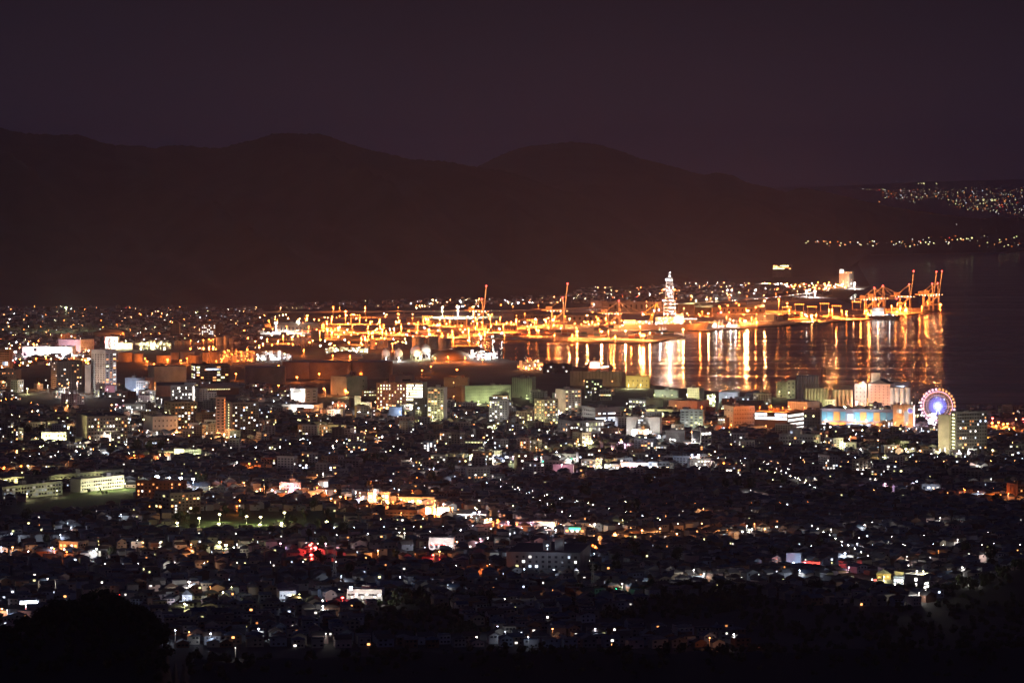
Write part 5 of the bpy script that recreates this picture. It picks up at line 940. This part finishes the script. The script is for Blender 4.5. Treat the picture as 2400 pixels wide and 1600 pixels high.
K2 = [(1330,1455),(1360,1434),(1400,1408),(1450,1398),(1500,1374),(1560,1365),(1640,1362),(1700,1358),(1800,1368),(1860,1380),(1950,1390),(2000,1392),(2060,1388),(2120,1388),(2180,1385),(2205,1368),(2235,1354),(2290,1350),(2335,1328),(2375,1311),(2430,1300),(2700,1290),(3300,1290)]
def knoll(K, dc):
    vs = []; fs = []; n = 90; x0_, x1_ = K[0][0], K[-1][0]; rows = [-1.6,-1.2,-.8,-.45,-.2,0,.25,.55,.8,1.1]
    for r_ in rows:
        for i in range(n):
            px = x0_+(x1_-x0_)*i/(n-1); y = dc+r_*110; zt = max(1.0, H-(lerp_table(K, px)+27-HZ)*dc/F); g = math.exp(-(r_*1.5)**2)
            vs.append(((px-1200)*y/F, y, 1.9+(zt-1.9)*g-(.6 if abs(r_) > 1 else 0)))
    for j in range(len(rows)-1):
        for i in range(n-1): fs.append((j*n+i, j*n+i+1, (j+1)*n+i+1, (j+1)*n+i))
    b = MB(); b.add(vs, fs); struct(b.build('hillside', hillm, smooth=True))
knoll(K1, 2290); knoll(K2, 2330)
# ---------------------------------------------------------------- trees
def crown_mesh(b, x, y, z, r, h, n, s):
    lobes = [(x+R.uniform(-.5, .5)*r, y+R.uniform(-.5, .5)*r, z+h*R.uniform(.35, .85), r*R.uniform(.4, .65)) for _ in range(6)]+[(x, y, z+h*.55, r*.62)]
    for lx, ly, lz, lr in lobes: b.ball(lx, ly, lz, lr*.72, 7, 5)
    for i in range(n):
        lx, ly, lz, lr = R.choice(lobes); u = R.uniform(-1, 1); a = R.uniform(0, 6.283); q = math.sqrt(1-u*u); rr = lr*R.uniform(.75, 1.4)
        c = np.array((lx+rr*q*math.cos(a), ly+rr*q*math.sin(a), lz+rr*u)); d1 = np.array([R.uniform(-1, 1) for _ in range(3)])*s; d2 = np.array([R.uniform(-1, 1) for _ in range(3)])*s
        b.add([c-d1, c+d2, c+d1, c-d2*.6], [(0,1,2,3)])
protos = []
for k in range(7):
    b = MB(); crown_mesh(b, 0, 0, 1.5, R.uniform(3.2, 4.4), R.uniform(6, 8), 300, .55); t = MB(); t.lathe(0, 0, [(.4,-1.5),(.28,2.5),(.1,6)], 8)
    for i in range(4): a = i*1.6; t.bar((0,0,2.2+i*.5), (2*math.cos(a), 2*math.sin(a), 4.6+i*.4), .16)
    protos.append((b.mesh('crown', leaf), t.mesh('trunk', bark)))
b = MB(); [b.lathe(0, 0, [(.05+1.9*(1-i/6)*1.0, 1.5+i*1.5), (.6*(1-i/6)+.05, 3.2+i*1.5)], 9) for i in range(6)]; pine_c = b.mesh('crown', leaf)
trees = []
def tree(x, y, z, s, look=None, px=None, py=None):
    c, t = R.choice(protos); root = empty('tree', (x, y, z), R.uniform(0, 6.28)); root.scale = (s, s, s*R.uniform(.85, 1.2))
    link('crown', c, root); link('trunk', t, root); tag(root, None, 'tree', 'trees of the town and hillside'); trees.append((root, look or ('tall dark tree' if s > 1.2 else 'dark round tree'), *PX(x, y, z)))
for i in range(34):                       # the crowns that stand against the town on the near knoll
    px = 40+i*11.5+R.uniform(-4, 4); y = 1500+R.uniform(-25, 25); x = (px-1200)*y/F; tree(x, y, hillz(px, y)-.8, R.uniform(.55, 1.25), 'black crowned tree on the near knoll')
LM += [('near wooded knoll', 250, 1450), ('middle wooded knoll', 980, 1480), ('dark wooded rise', 1700, 1440)]
for K, dc, n in ((K1, 2290, 26), (K2, 2330, 60)):
    for i in range(n):
        px = K[0][0]+12+(min(2420, K[-1][0])-K[0][0]-20)*i/(n-1)+R.uniform(-4, 4); y = dc+R.uniform(-14, 14); zt = max(1.0, H-(lerp_table(K, px)+27-HZ)*dc/F)
        tree((px-1200)*y/F, y, zt-.6, R.uniform(.75, 1.1), 'black tree on the ridge')
fb = MB()
for i in range(1500):
    k = R.random()
    if k < .18: px = R.uniform(-60, 430); y = R.uniform(1440, 1560)
    elif k < .5: px = R.uniform(-60, 2460); y = R.uniform(1790, 1905)
    elif k < .62: px = R.uniform(840, 1150); y = R.uniform(2110, 2300)
    else: px = R.uniform(1345, 2450); y = R.uniform(2190 if px < 1750 else 1990, 2360)
    z = hillz(px, y) if y < 1950 else 1.5
    if y > 1985:
        K, dc = (K1, 2290) if px < 1200 else (K2, 2330); zt = max(1, H-(lerp_table(K, px)+27-HZ)*dc/F); z = 1.9+(zt-1.9)*math.exp(-((y-dc)/110*1.5)**2)-.5
        if R.random() < .0: continue
    crown_mesh(fb, (px-1200)*y/F, y, z-1, R.uniform(2.4, 3.6), R.uniform(4.5, 7.0), 20, .8)
o = fb.build('forest', leaf); tag(o, kind='stuff')
# town trees, some of them named by where they stand
for px, py, s in ((120,1015,1.5),(95,1018,1.3),(60,1022,1.5),(35,1024,1.4),(140,1022,1.2),(20,1018,1.4),(250,930,1.0),(294,925,1.3),(286,918,1.2),(345,925,1.0),(690,1022,1.4),(680,1018,1.3),(655,1000,1),(2070,1058,1.5),(2100,1060,1.6),(2085,1056,1.4),(2120,1062,1.3),(1500,1052,1.3),(1530,1055,1.4),(1480,1050,1.2),(1560,1056,1.2),(1420,1048,1.2),
    (1400,1052,1.1),(470,1140,1.4),(478,1138,1.5),(240,1160,.45),(209,1156,.5),(250,1158,.4),(1060,1110,1.3),(1090,1115,1.2),(1130,1120,1.2),(320,1060,1.4),(350,1065,1.5),(375,1062,1.4),(860,1090,1.4),(880,1085,1.3),(900,1092,1.3),(1700,1150,1.4),(1730,1148,1.5),(1760,1150,1.4)):
    x, y = G(px, py, 2); tree(x, y, 2, s)
for _ in range(13): px = R.uniform(420, 790); py = R.uniform(1202, 1240); x, y = G(px, py, 2); tree(x, y, 2, R.uniform(.8, 1.3), 'park tree in yellow green light')
for _ in range(90):
    px = R.uniform(0, 2400); py = R.uniform(1000, 1350); x, y = G(px, py, 2)
    if not blocked(x, y, 5) and not inpoly(px, py, FIELD) and not near_road(x, y, 8): tree(x, y, 2, R.uniform(.8, 1.4)); addfoot(x+4, y-4, 0, 8, 8)
# ---------------------------------------------------------------- random low office and apartment blocks between the known ones
blocks = []
WK = ['white','cream','grey','beige','pink','mid','white','brick','dark','blue']
def randblock(px, py, big):
    x, y = G(px, py, 2)
    L = R.uniform(10, 24) if big else R.uniform(8, 15); D = R.uniform(9, 14); h = R.choice((7, 9, 10, 12, 15, 18)) if big else R.choice((6, 7, 9))
    a = math.radians(R.choice((-14, 8, 20, 30, 62)))
    if blocked(x, y, 4) or near_road(x, y, 6): return False
    k = R.choice(WK); root = empty('low_block', (x, y, 2), -a); wall = WALLS[k]
    MB().box(-L, 0, 0, D, -1, h).build('wall', wall, root)
    b = MB(); b.box(-L+.3, -.3, .3, D-.3, h+.003, h+.1); b.box(-L*.4, -L*.4+3, D*.3, D*.3+3, h+.1, h+2.6); b.build('roof', ROOFS[R.choice(('dark','grey','dark'))], root)
    b = MB(); b.box(-L-.1, .1, -.1, .2, h, h+.7); b.box(-.2, .1, .2, D, h, h+.7); b.build('parapet', wall, root)
    nf = max(2, int(h/3)); nb = max(3, int(L/3.4)); p = R.choice((.05, .12, .2, .35)); st = R.choice(('g','g','b','r'))
    facade(root, 'L', L, h, (st, nb, nf, p, R.choice((WARM, MIX, COOL, YEL)), {'max': 9, 'merge': 1}), wall); facade(root, 'R', D, h, ('g', 3, nf, p, MIX, {'max': 4}), wall)
    cn = {'mid': 'dim grey', 'dark': 'dark', 'brick': 'brown', 'blue': 'bluish'}.get(k, k)
    tag(root, None, 'building', 'low blocks of the town centre'); addfoot(x, y, a, L, D)
    blocks.append((root, f"{cn} {'tall' if h > 11 else 'low'} block", px-L*F/y/2, py)); return True
n = 0
for i in range(3000):
    px = R.uniform(-20, 2420); k = R.random(); py = R.uniform(925, 1062) if k < .68 else R.uniform(900, 945) if px < 650 else R.uniform(1062, 1130)
    if py < 950 and px > 1450: continue
    if py < 915 and px > 560: continue
    n += randblock(px, py, True)
    if n >= 275: break
# ---------------------------------------------------------------- houses
HW_ = ['white','cream','beige','grey','mid','pink','blue','brick']; HR_ = ['dark','grey','brown','blue','dark']
HP = []
def house_dims(): return R.uniform(7.5, 11), R.uniform(6.5, 8.5), R.choice((5.2, 5.6, 5.8, 3.2)), R.uniform(1.5, 2.4), R.choice(('gx','gy','hip','hip','flat'))
for k in range(14):
    L, D, h, rh, ty = house_dims()
    b = MB(); b.box(-L/2, L/2, -D/2, D/2, -1, h)
    if ty == 'gx': b.add([(-L/2,-D/2,h),(-L/2,D/2,h),(-L/2,0,h+rh*.96)], [(0,2,1)]); b.add([(L/2,-D/2,h),(L/2,D/2,h),(L/2,0,h+rh*.96)], [(0,1,2)])
    if ty == 'gy': b.add([(-L/2,-D/2,h),(L/2,-D/2,h),(0,-D/2,h+rh*.96)], [(0,1,2)]); b.add([(-L/2,D/2,h),(L/2,D/2,h),(0,D/2,h+rh*.96)], [(0,2,1)])
    wm = b.mesh('wall', WALLS['white']); b = MB()
    if ty == 'gx':
        b.add([(-L/2-.5,-D/2-.6,h-.25),(L/2+.5,-D/2-.6,h-.25),(L/2+.5,0,h+rh),(-L/2-.5,0,h+rh),(-L/2-.5,D/2+.6,h-.25),(L/2+.5,D/2+.6,h-.25)], [(0,1,2,3),(3,2,5,4)])
    elif ty == 'gy':
        b.add([(-L/2-.6,-D/2-.5,h-.25),(-L/2-.6,D/2+.5,h-.25),(0,D/2+.5,h+rh),(0,-D/2-.5,h+rh),(L/2+.6,-D/2-.5,h-.25),(L/2+.6,D/2+.5,h-.25)], [(0,3,2,1),(3,4,5,2)])
    elif ty == 'hip': b.hip(-L/2, L/2, -D/2, D/2, h, h+rh, .6)
    else: b.box(-L/2-.1, L/2+.1, -D/2-.1, D/2+.1, h+.003, h+.5)
    HP.append((L, D, h, rh, ty, wm, b.mesh('roof', ROOFS['dark'])))
houses = []; TN = {'gx': 'gabled', 'gy': 'end gabled', 'hip': 'hip roofed', 'flat': 'flat roofed'}; WN = {'mid': 'dim grey'}
def wins(L, D, h, p):
    l = []
    for z in ((1.0, 3.7) if h > 4 else (1.0,)):
        for u in (-.3, 0, .3):
            if R.random() < .75: l.append(('L', L*u, z, R.choice((1.2, 1.7)), R.random() < p))
        if R.random() < .6: l.append(('R', D*R.uniform(-.3, .3), z, 1.2, R.random() < p))
    return l
def wl(): return emat(R.choice(('o','W','W','Y','B','o')), R.choice((1.0, 1.8, 3, 5)))
def house(x, y, a, sc, p=.16):
    L, D, h, rh, ty, wm, rm_ = R.choice(HP); root = empty('house', (x, y, 2), a); root.scale = (sc, sc, sc); wk = R.choice(HW_); rk = R.choice(HR_)
    o = link('wall', wm, root); o.material_slots[0].link = 'OBJECT'; o.material_slots[0].material = WALLS[wk]
    o = link('roof', rm_, root); o.material_slots[0].link = 'OBJECT'; o.material_slots[0].material = ROOFS[rk]
    nl = 0
    for f, u, z, ww, lit in wins(L, D, h, p):
        m = wl() if lit else glass; nl += lit
        if math.cos(a) > 0: link('window', uwin(m, 'L'), root, (u, -D/2-.02, z), scale=(ww, 1, 1.2)) if f == 'L' else link('window', uwin(m, 'R'), root, (L/2+.02, u, z), scale=(1, ww, 1.2))
    tag(root, None, 'house', 'houses of the town'); lw = '' if not nl else ' with a lit window' if nl == 1 else f' with {["","","two","three","four","five","six","seven","eight"][min(8,nl)]} lit windows'
    houses.append((root, f"{WN.get(wk, wk)} {TN[ty]} house{lw}", *PX(x, y, 2)))
mass = MB(); mk = [WALLS[k] for k in HW_]+[ROOFS[k] for k in HR_]+[emat(c, s) for c in 'oWYB' for s in (1.8, 4)]+[glass]; NWK, NRK = len(HW_), len(HR_)
def mass_house(x, y, a, p, sc=1.0):
    L, D, h, rh, ty = house_dims(); c, s = math.cos(a)*sc, math.sin(a)*sc
    def T(v): return [(x+c*px_-s*py_, y+s*px_+c*py_, 2+pz_*sc) for px_, py_, pz_ in v]
    mass.mi = R.randrange(NWK); mass.add(T([(-L/2,-D/2,0),(L/2,-D/2,0),(L/2,D/2,0),(-L/2,D/2,0),(-L/2,-D/2,h),(L/2,-D/2,h),(L/2,D/2,h),(-L/2,D/2,h)]), [(0,1,5,4),(1,2,6,5),(2,3,7,6),(3,0,4,7)])
    wi = mass.mi; mass.mi = NWK+R.randrange(NRK); e = .5
    if ty in ('gx','gy'):
        if ty == 'gx': r_ = [(-L/2-e,0,h+rh),(L/2+e,0,h+rh)]; mass.add(T([(-L/2-e,-D/2-e,h-.2),(L/2+e,-D/2-e,h-.2),r_[1],r_[0],(-L/2-e,D/2+e,h-.2),(L/2+e,D/2+e,h-.2)]), [(0,1,2,3),(3,2,5,4)]); mass.mi = wi; mass.add(T([(L/2,-D/2,h),(L/2,D/2,h),(L/2,0,h+rh*.95)]), [(0,1,2)])
        else: mass.add(T([(-L/2-e,-D/2-e,h-.2),(-L/2-e,D/2+e,h-.2),(0,D/2+e,h+rh),(0,-D/2-e,h+rh),(L/2+e,-D/2-e,h-.2),(L/2+e,D/2+e,h-.2)]), [(0,3,2,1),(3,4,5,2)]); mass.mi = wi; mass.add(T([(-L/2,-D/2,h),(L/2,-D/2,h),(0,-D/2,h+rh*.95)]), [(0,1,2)])
    elif ty == 'hip': k = D/2; mass.add(T([(-L/2-e,-D/2-e,h),(L/2+e,-D/2-e,h),(L/2+e,D/2+e,h),(-L/2-e,D/2+e,h),(-L/2+k,0,h+rh),(L/2-k,0,h+rh)]), [(0,1,5,4),(2,3,4,5),(0,4,3),(1,2,5)])
    else: mass.add(T([(-L/2,-D/2,h),(L/2,-D/2,h),(L/2,D/2,h),(-L/2,D/2,h)]), [(0,1,2,3)])
    for f, u, z, ww, lit in wins(L, D, h, p):
        if not lit and R.random() < .5: continue
        mass.mi = NWK+NRK+(R.randrange(8) if lit else 8)
        mass.add(T([(u-ww/2,-D/2-.06,z),(u+ww/2,-D/2-.06,z),(u+ww/2,-D/2-.06,z+1.2),(u-ww/2,-D/2-.06,z+1.2)]) if f == 'L' else T([(L/2+.06,u-ww/2,z),(L/2+.06,u+ww/2,z),(L/2+.06,u+ww/2,z+1.2),(L/2+.06,u-ww/2,z+1.2)]), [(0,1,2,3)])
DARKB = [[(1000,1090),(1900,1110),(1950,1210),(1000,1200)],[(1560,1180),(2400,1170),(2400,1300),(1750,1290)],[(100,1330),(700,1300),(700,1370),(100,1370)]]
spots = []
y = 2050.0
while y < 4400:
    row = 0; x = -640.0*y/3000-80
    while x < 640*y/3000+80:
        row += 1; q = (x+R.uniform(-2, 2), y+R.uniform(-2.5, 2.5)+.12*x % 9); px, py = PX(*q, 2)
        a = .18*math.sin(q[0]/260)+.22*math.sin(q[1]/330)+.25+(0 if R.random() < .6 else math.pi/2 if R.random() < .5 else -math.pi/2)
        if -40 < px < 2440 and not any(inpoly(px, py, P) for P in VOID) and not near_road(*q, 11) and not blocked(*q, 6): spots.append((q[0], q[1], a, px, py))
        x += 13.2*R.uniform(.9, 1.25)
    y += 15.5 if int(y/15) % 3 else 21
def hidden(px, py, y):
    if px < 425 and py > lerp_table(SIL, px)+14: return True
    if 835 < px < 1155 and 2080 < y < 2330 and py > lerp_table(K1, px)+30: return True
    if 1345 < px and py > lerp_table(K2, px)+34 and (y > 2140 or px > 1750): return True
    return py > 1528
nh = 0
for x, y, a, px, py in spots:
    if hidden(px, py, y): continue
    dark = any(inpoly(px, py, P) for P in DARKB); p = .018 if dark else .04 if py > 1400 else .07
    if py < 985 and R.random() < .5: continue
    if nh < 300 and py > 1240: house(x, y, a if abs(a) < 1 else a-math.copysign(math.pi/2, a), 1.0, p*1.3); nh += 1
    else: mass_house(x, y, a, p)
# plain beyond the canal, and the quarter behind the port and at the foot of the hills
for poly, n, p, sc in (([(-60,722),(600,722),(640,748),(600,806),(-60,812)], 1500, .03, 1.25), ([(640,715),(1350,692),(1300,712),(640,727)], 330, .06, 1.2), ([(1345,662),(1960,668),(1900,682),(1560,706),(1345,712)], 700, .05, 1.3), ([(-60,805),(205,800),(205,850),(-60,866)], 260, .1, 1.2), ([(560,905),(680,905),(680,945),(560,945)], 60, .1, 1), ([(2300,985),(2420,985),(2420,1062),(2320,1062)], 120, .1, 1)):
    xs = [q[0] for q in poly]; yy = [q[1] for q in poly]; k = 0
    for _ in range(n*6):
        px = R.uniform(min(xs), max(xs)); yb_ = R.uniform(min(yy), max(yy))
        if not inpoly(px, yb_, poly): continue
        x, y = G(px, yb_, 2)
        if blocked(x, y, 4): continue
        mass_house(x, y, R.uniform(-.5, .5), p, sc); k += 1
        if k >= n: break
o = mass.build('houses', mk); tag(o, 'dense low houses of the town reaching to the hills', kind='stuff')
# ---------------------------------------------------------------- street lamps of the town
nl = 0
def tlamp(px, py, c, P, r=.5, z=9.5): lamp(px, py, c, z, P*2.2, r, 34 if r > .5 else R.choice((4, 8, 16, 34)), 'street')
KL = [(1460,1085,'B',1.2),(1521,1083,'B',1.1),(1303,1242,'B',1.0),(1278,1266,'P',.8),(1278,1236,'W',.9),(1389,1277,'O',.9),(1294,1225,'o',1.4),(444,1363,'W',1.5),(523,1387,'Y',.9),(433,1414,'Y',.9),(493,1374,'o',.6),(543,1375,'Y',.5),(938,1351,'B',.8),(800,1349,'B',.7),(606,1473,'B',.9),(764,1484,'W',.6),(1183,1403,'W',.6),(1166,1467,'B',.8),(1184,1479,'B',.8),
 (1222,1481,'B',.8),(1238,1492,'B',.5),(1295,1473,'o',.6),(1395,1472,'B',.6),(1720,1486,'W',.9),(1663,1494,'o',.7),(1458,1367,'W',.8),(1444,1379,'g',.6),(1521,1356,'W',.6),(1626,1335,'W',.7),(1648,1348,'W',.6),(1778,1346,'W',.7),(1195,1250,'B',.5),(966,1149,'O',.8),(977,1119,'O',.8),(870,1128,'O',.6),(1117,1193,'Y',1.0),(2323,1122,'W',.6),(2261,1148,'O',.9),(2292,1151,'B',.7),
 (2148,1128,'B',1.3),(2074,1133,'P',1.1),(2123,1052,'Y',1.3),(2156,1056,'o',1.1),(1979,1047,'B',.6),(2203,1213,'W',.8),(2255,1329,'W',.9),(2244,1264,'W',.7),(2044,1223,'W',.7),(2026,1230,'W',.7),(1947,1240,'W',.6),(1980,1296,'B',1.1),(2009,1273,'B',.7),(2082,1269,'W',.5),(1820,1338,'B',.6),(1989,1329,'P',.6),(1874,1336,'B',.8),(1820,1234,'W',.9),(1762,1240,'W',1),(1740,1245,'W',1),(1750,1232,'W',.8),(1792,1239,'o',1),
 (1388,1036,'Y',.9),(1371,1042,'Y',1),(1384,1040,'Y',.8),(1357,1041,'Y',.8),(1257,1049,'o',.7),(1279,1047,'Y',.7),(1457,1036,'P',1.5),(1545,1021,'B',1.1),(1513,1025,'W',.7),(2000,740,'o',.8),(159,1000,'o',1.4),(205,1018,'o',1.9),(257,1023,'W',1.4),(131,998,'Y',1.1),(161,1001,'Y',1),(203,968,'Y',.9),(262,949,'o',1),(273,948,'P',.9),(64,911,'Y',1.4),(165,921,'W',1.3),(525,1019,'Y',1),(320,941,'W',.9),(289,938,'P',.8),
 (50,1092,'O',1),(66,1091,'Y',.9),(10,1095,'O',1),(40,1056,'o',.9),(315,1067,'O',.9),(375,1065,'o',.8),(584,1086,'O',1),(200,1106,'o',.8),(95,1047,'Y',.8),(289,1127,'Y',1),(520,1128,'O',.7),(562,1172,'O',.9),(555,1186,'O',.9),(284,1205,'B',.8),(159,1225,'B',.8),(28,1250,'B',.9),(142,1253,'B',.8),(127,1285,'O',.9),(30,1282,'o',1.1),(220,1291,'B',.9),(157,1293,'O',.9),(375,1272,'W',.6),(322,1265,'W',.5),(556,1275,'W',.6),(112,1355,'W',.7),(114,1361,'W',.7),
 (5,1426,'o',.9),(17,1429,'B',.6),(411,1476,'B',.8),(494,1484,'B',.9),(444,1480,'o',.5),(552,1517,'W',.6),(1030,1292,'o',1),(1015,1300,'R',.8),(803,1400,'R',.9),(702,1392,'Y',.6),(757,1420,'W',.9),(823,1382,'B',.9),(1050,1370,'B',.5),(1126,1262,'P',.8),(1195,1293,'B',.9),(1155,1115,'W',.7),(1066,1116,'B',.7),(1110,1063,'Y',1.4),(1187,1071,'B',1.6),(1256,1076,'P',1.1),(1203,1070,'P',.7),(1389,1074,'Y',1),(1400,1075,'o',.8),
 (1622,1066,'B',1),(1637,1066,'W',1),(1637,1074,'W',1),(1637,1081,'W',.9),(1652,1088,'W',.8),(1696,1085,'O',1),(1738,1085,'W',.6),(1909,1120,'W',.8),(2051,1121,'W',.6),(2026,1100,'W',.9),(1811,1124,'Y',.7),(727,1277,'R',1.2),(739,1283,'R',1.4),(741,1287,'R',.9),(730,1300,'R',1.3),(731,1273,'R',.7),(745,1273,'Y',.8),(682,1144,'P',1.0),(776,1168,'o',1.4),(798,1164,'o',1.6),(846,1167,'B',1.1),(877,1162,'o',2.0),(909,1178,'o',1.8),(1004,1190,'o',1.6),(1044,1195,'o',2),(1060,1190,'o',1.5),(960,1175,'W',1),(1137,1219,'W',.9)]
for px, py, c, r in KL: tlamp(px, py, c, (900 if py > 1440 else 2400)*r*r if py > 1100 else 6500*r*r, r*(1.0 if c == 'R' else .58) if py > 1100 else r*.8, 9.5); nl += 1
for r_, n_, cs, P in ((ROADS[0][:5], 26, 'WoOPWo', 7000), (ROADS[0][4:], 12, 'oWOWo', 3500), (ROADS[3], 10, 'YWBW', 4500), (ROADS[2], 8, 'WYoW', 6000), (ROADS[1], 12, 'ooPWB', 1800)):
    for i in range(n_):
        q = (i+.5)/n_*(len(r_)-1); j = int(q); f = q-j; px = r_[j][0]+(r_[j+1][0]-r_[j][0])*f+R.uniform(-6, 6); py = r_[j][1]+(r_[j+1][1]-r_[j][1])*f-R.uniform(5, 26)
        tlamp(px, py, R.choice(cs), P*R.uniform(.5, 1.6), R.uniform(.4, .75)); nl += 1
LC = 'WWWBBoWOYo'
for x, y, a, px, py in R.sample(spots, len(spots)):
    if nl > 290: break
    if hidden(px, py, y) or py > 1430: continue
    if any(inpoly(px, py, P) for P in DARKB) and R.random() < .6: continue
    c = R.choice('oYWWo' if py < 1050 else LC); xx, yy_ = x+6.5, y-7
    r = R.choice((.18, .22, .3, .45)) if py > 1050 else R.uniform(.5, .9); P = R.uniform(700, 2200) if py > 1050 else R.uniform(4000, 12000)
    tlamp(*PX(xx, yy_, 9.5), c, P, r); nl += 1
# the uncounted rest: small lamps far off, each a real lantern on a pole
lb = MB(); lk = [('O', 110), ('W', 90), ('B', 90), ('Y', 80), ('o', 100), ('R', 30)]
def far_lamp(px, py, z, r, k): x, y = G(px, py, z); lb.mi = 6; lb.bar((x, y, 1), (x, y, z-r), .2); lb.mi = k; lb.octa(x, y, z, r)
def pickk(w): return R.choices(range(6), w)[0]
for poly, n, w, rr in (([(-60,716),(600,718),(640,745),(600,800),(-60,806)], 170, (7,5,2,2,7,.3), (.15, .6)), ([(950,703),(1330,695),(1330,712),(960,722)], 55, (2,4,2,2,4,0), (.3, 1.0)), ([(1345,658),(1800,662),(1950,664),(1900,678),(1600,702),(1345,700)], 120, (4,5,2,2,5,.5), (.25, .95)),
    ([(-20,800),(210,790),(210,852),(-20,862)], 110, (4,6,2,2,4,.6), (.6, 1.1)), ([(560,770),(1200,770),(1200,800),(600,815)], 100, (8,2,1,1,4,.2), (.7, 1.3)), ([(600,735),(1900,728),(1900,745),(1400,770),(640,790)], 190, (8,1,0,1,6,.2), (.6, 1.3)), ([(0,930),(2400,960),(2400,1060),(0,1060)], 210, (2,5,2,2,5,.2), (.2, .6)), ([(1780,664),(2020,660),(2010,672),(1900,682)], 60, (5,3,0,0,5,.6), (1, 1.8))):
    xs = [q[0] for q in poly]; yy = [q[1] for q in poly]; k = 0
    while k < n:
        px = R.uniform(min(xs), max(xs)); py = R.uniform(min(yy), max(yy))
        if inpoly(px, py, poly):
            x, y = G(px, py, 10); k += 1
            if not blocked(x, y, 1): far_lamp(px, py, R.choice((8, 10, 12)), R.uniform(*rr), pickk(w))
for _ in range(26):                       # lamps strung along the lanes of the lower town
    px, py = R.uniform(30, 2370), 1065+300*R.random()**1.2; x, y = G(px, py, 9); a = .25+R.uniform(-.2, .2)+R.choice((0, 0, math.pi/2)); k = pickk((2,4,2,1,3,0)); r = R.choice((.1, .14, .18, .24)); sp = R.uniform(24, 40)
    for i in range(R.randrange(5, 13)):
        q = PX(x+math.cos(a)*sp*i, y+math.sin(a)*sp*i, 9)
        if q[1] < 1390 and not inpoly(*q, PARK) and not hidden(*PX(x+math.cos(a)*sp*i, y+math.sin(a)*sp*i, 2), y+math.sin(a)*sp*i): far_lamp(*q, 9, r*R.uniform(.8, 1.2), k)
o = lb.build('distant_lamps', [emat(c, s, 'AUTO') for c, s in lk]+[steel]); tag(o, 'scattered small lamps among the farther streets', kind='stuff')
# town lights on the far slopes across the bay, and on the hills
fl = MB()
def on_slope(px, py, sky_t, base_t, dist_t):
    _, yb = G(px, lerp_table(base_t, px)); yr = lerp_table(dist_t, px); zr = H-(lerp_table(sky_t, px)-HZ)*yr/F; lo, hi = 0, 1
    for _ in range(22):
        t = (lo+hi)/2; y = yb+(yr-yb)*t; z = zr*t**1.15; q = HZ+F*(H-z)/y
        if q > py: lo = t
        else: hi = t
    return (px-1200)*y/F, y, z+18
SL3 = ([(1300,445),(1950,436),(2150,426),(2400,420),(3300,415)], [(1300,530),(3300,530)], [(1300,50000),(3300,50000)])
for _ in range(520):
    u = R.random()**.8; px = 1975+430*u+R.gauss(0, 12); lo = 448-8*u; hi = 452+62*u
    py = lo+(hi-lo)*R.random()**(.8)+R.gauss(0, 2)
    if py > lerp_table(SKY2, px)-1 or px > 2430: continue
    x, y, z = on_slope(px, py, *SL3); fl.mi = pickk((2,3,1,4,3,.6)); fl.octa(x, y, z, R.choice((3, 3.5, 4.5, 5, 7, 10)))
for px, py, k, r in ((2153,433,3,14),(2159,433,3,16),(2165,433,3,30),(2195,433,3,20),(2305,472,3,30),(2325,472,3,34),(2332,472,3,24),(2355,475,4,26),(2250,466,5,16),(2170,483,3,20),(2176,482,3,20),(2182,481,3,20),(2188,481,3,20),(2194,480,3,22),(2061,476,4,18),(1272,300,4,12)):
    if px > 1900: x, y, z = on_slope(px, py, *SL3); fl.mi = k; fl.octa(x, y, z, r*.6)
S2 = (SKY2, [(900,690),(1350,668),(1700,655),(1960,650),(2100,632),(2250,615),(2400,592),(3300,585)], [(900,17500),(1900,17500),(2400,20500),(3300,22000)])
for i in range(80):
    px = R.uniform(1870, 2400); x, y, z = on_slope(px, R.uniform(576, 589) if px < 2150 or i % 2 else R.uniform(562, 582), *S2); fl.mi = pickk((1,2,0,4,2,.4)); fl.octa(x, y-60, z+5, R.choice((1.6, 2.2, 2.8, 3.6)))
for px, py, k, r in ((2240,569,3,9),(2248,567,3,11),(2254,569,3,9),(2262,567,3,10),(2274,565,3,13),(2228,570,4,8),(2135,569,1,6),(2160,570,1,6),(2238,533,1,5),(811,636,1,2),(800,648,1,1.6),(850,622,4,1.2)):
    x, y, z = on_slope(px, py, *S2) if px > 1500 else (*((px-1200)*9800/F, 9800), H-(py-HZ)*9800/F); fl.mi = k; fl.octa(x, y-60, z, r*.4)
o = fl.build('far_city_lights', [emat(c, 2.6 if c != 'R' else 2) for c, s in lk]); tag(o, 'distant city lights on the slopes across the bay', kind='stuff')
# cars in the streets of the town
for r_ in (0, 1, 2, 4, 5, 6):
    P_ = RP[r_]
    for k in range(9 if r_ in (0, 2, 6) else 4):
        i = R.randrange(len(P_)-1); f = R.random(); (xa, ya), (xb, yb) = P_[i], P_[i+1]; s = R.choice((-1, 1)); an = math.atan2(yb-ya, xb-xa)
        x, y = xa+(xb-xa)*f+math.sin(an)*2*s, ya+(yb-ya)*f-math.cos(an)*2*s; car(x, y, 2.07, an+(0 if s > 0 else math.pi), 0, *PX(x, y, 2))
# ---------------------------------------------------------------- labels for all the look-alikes
relabel(blocks); relabel(houses); relabel(trees); relabel(lamps_auto); relabel(cont); relabel(rt); relabel(cars)
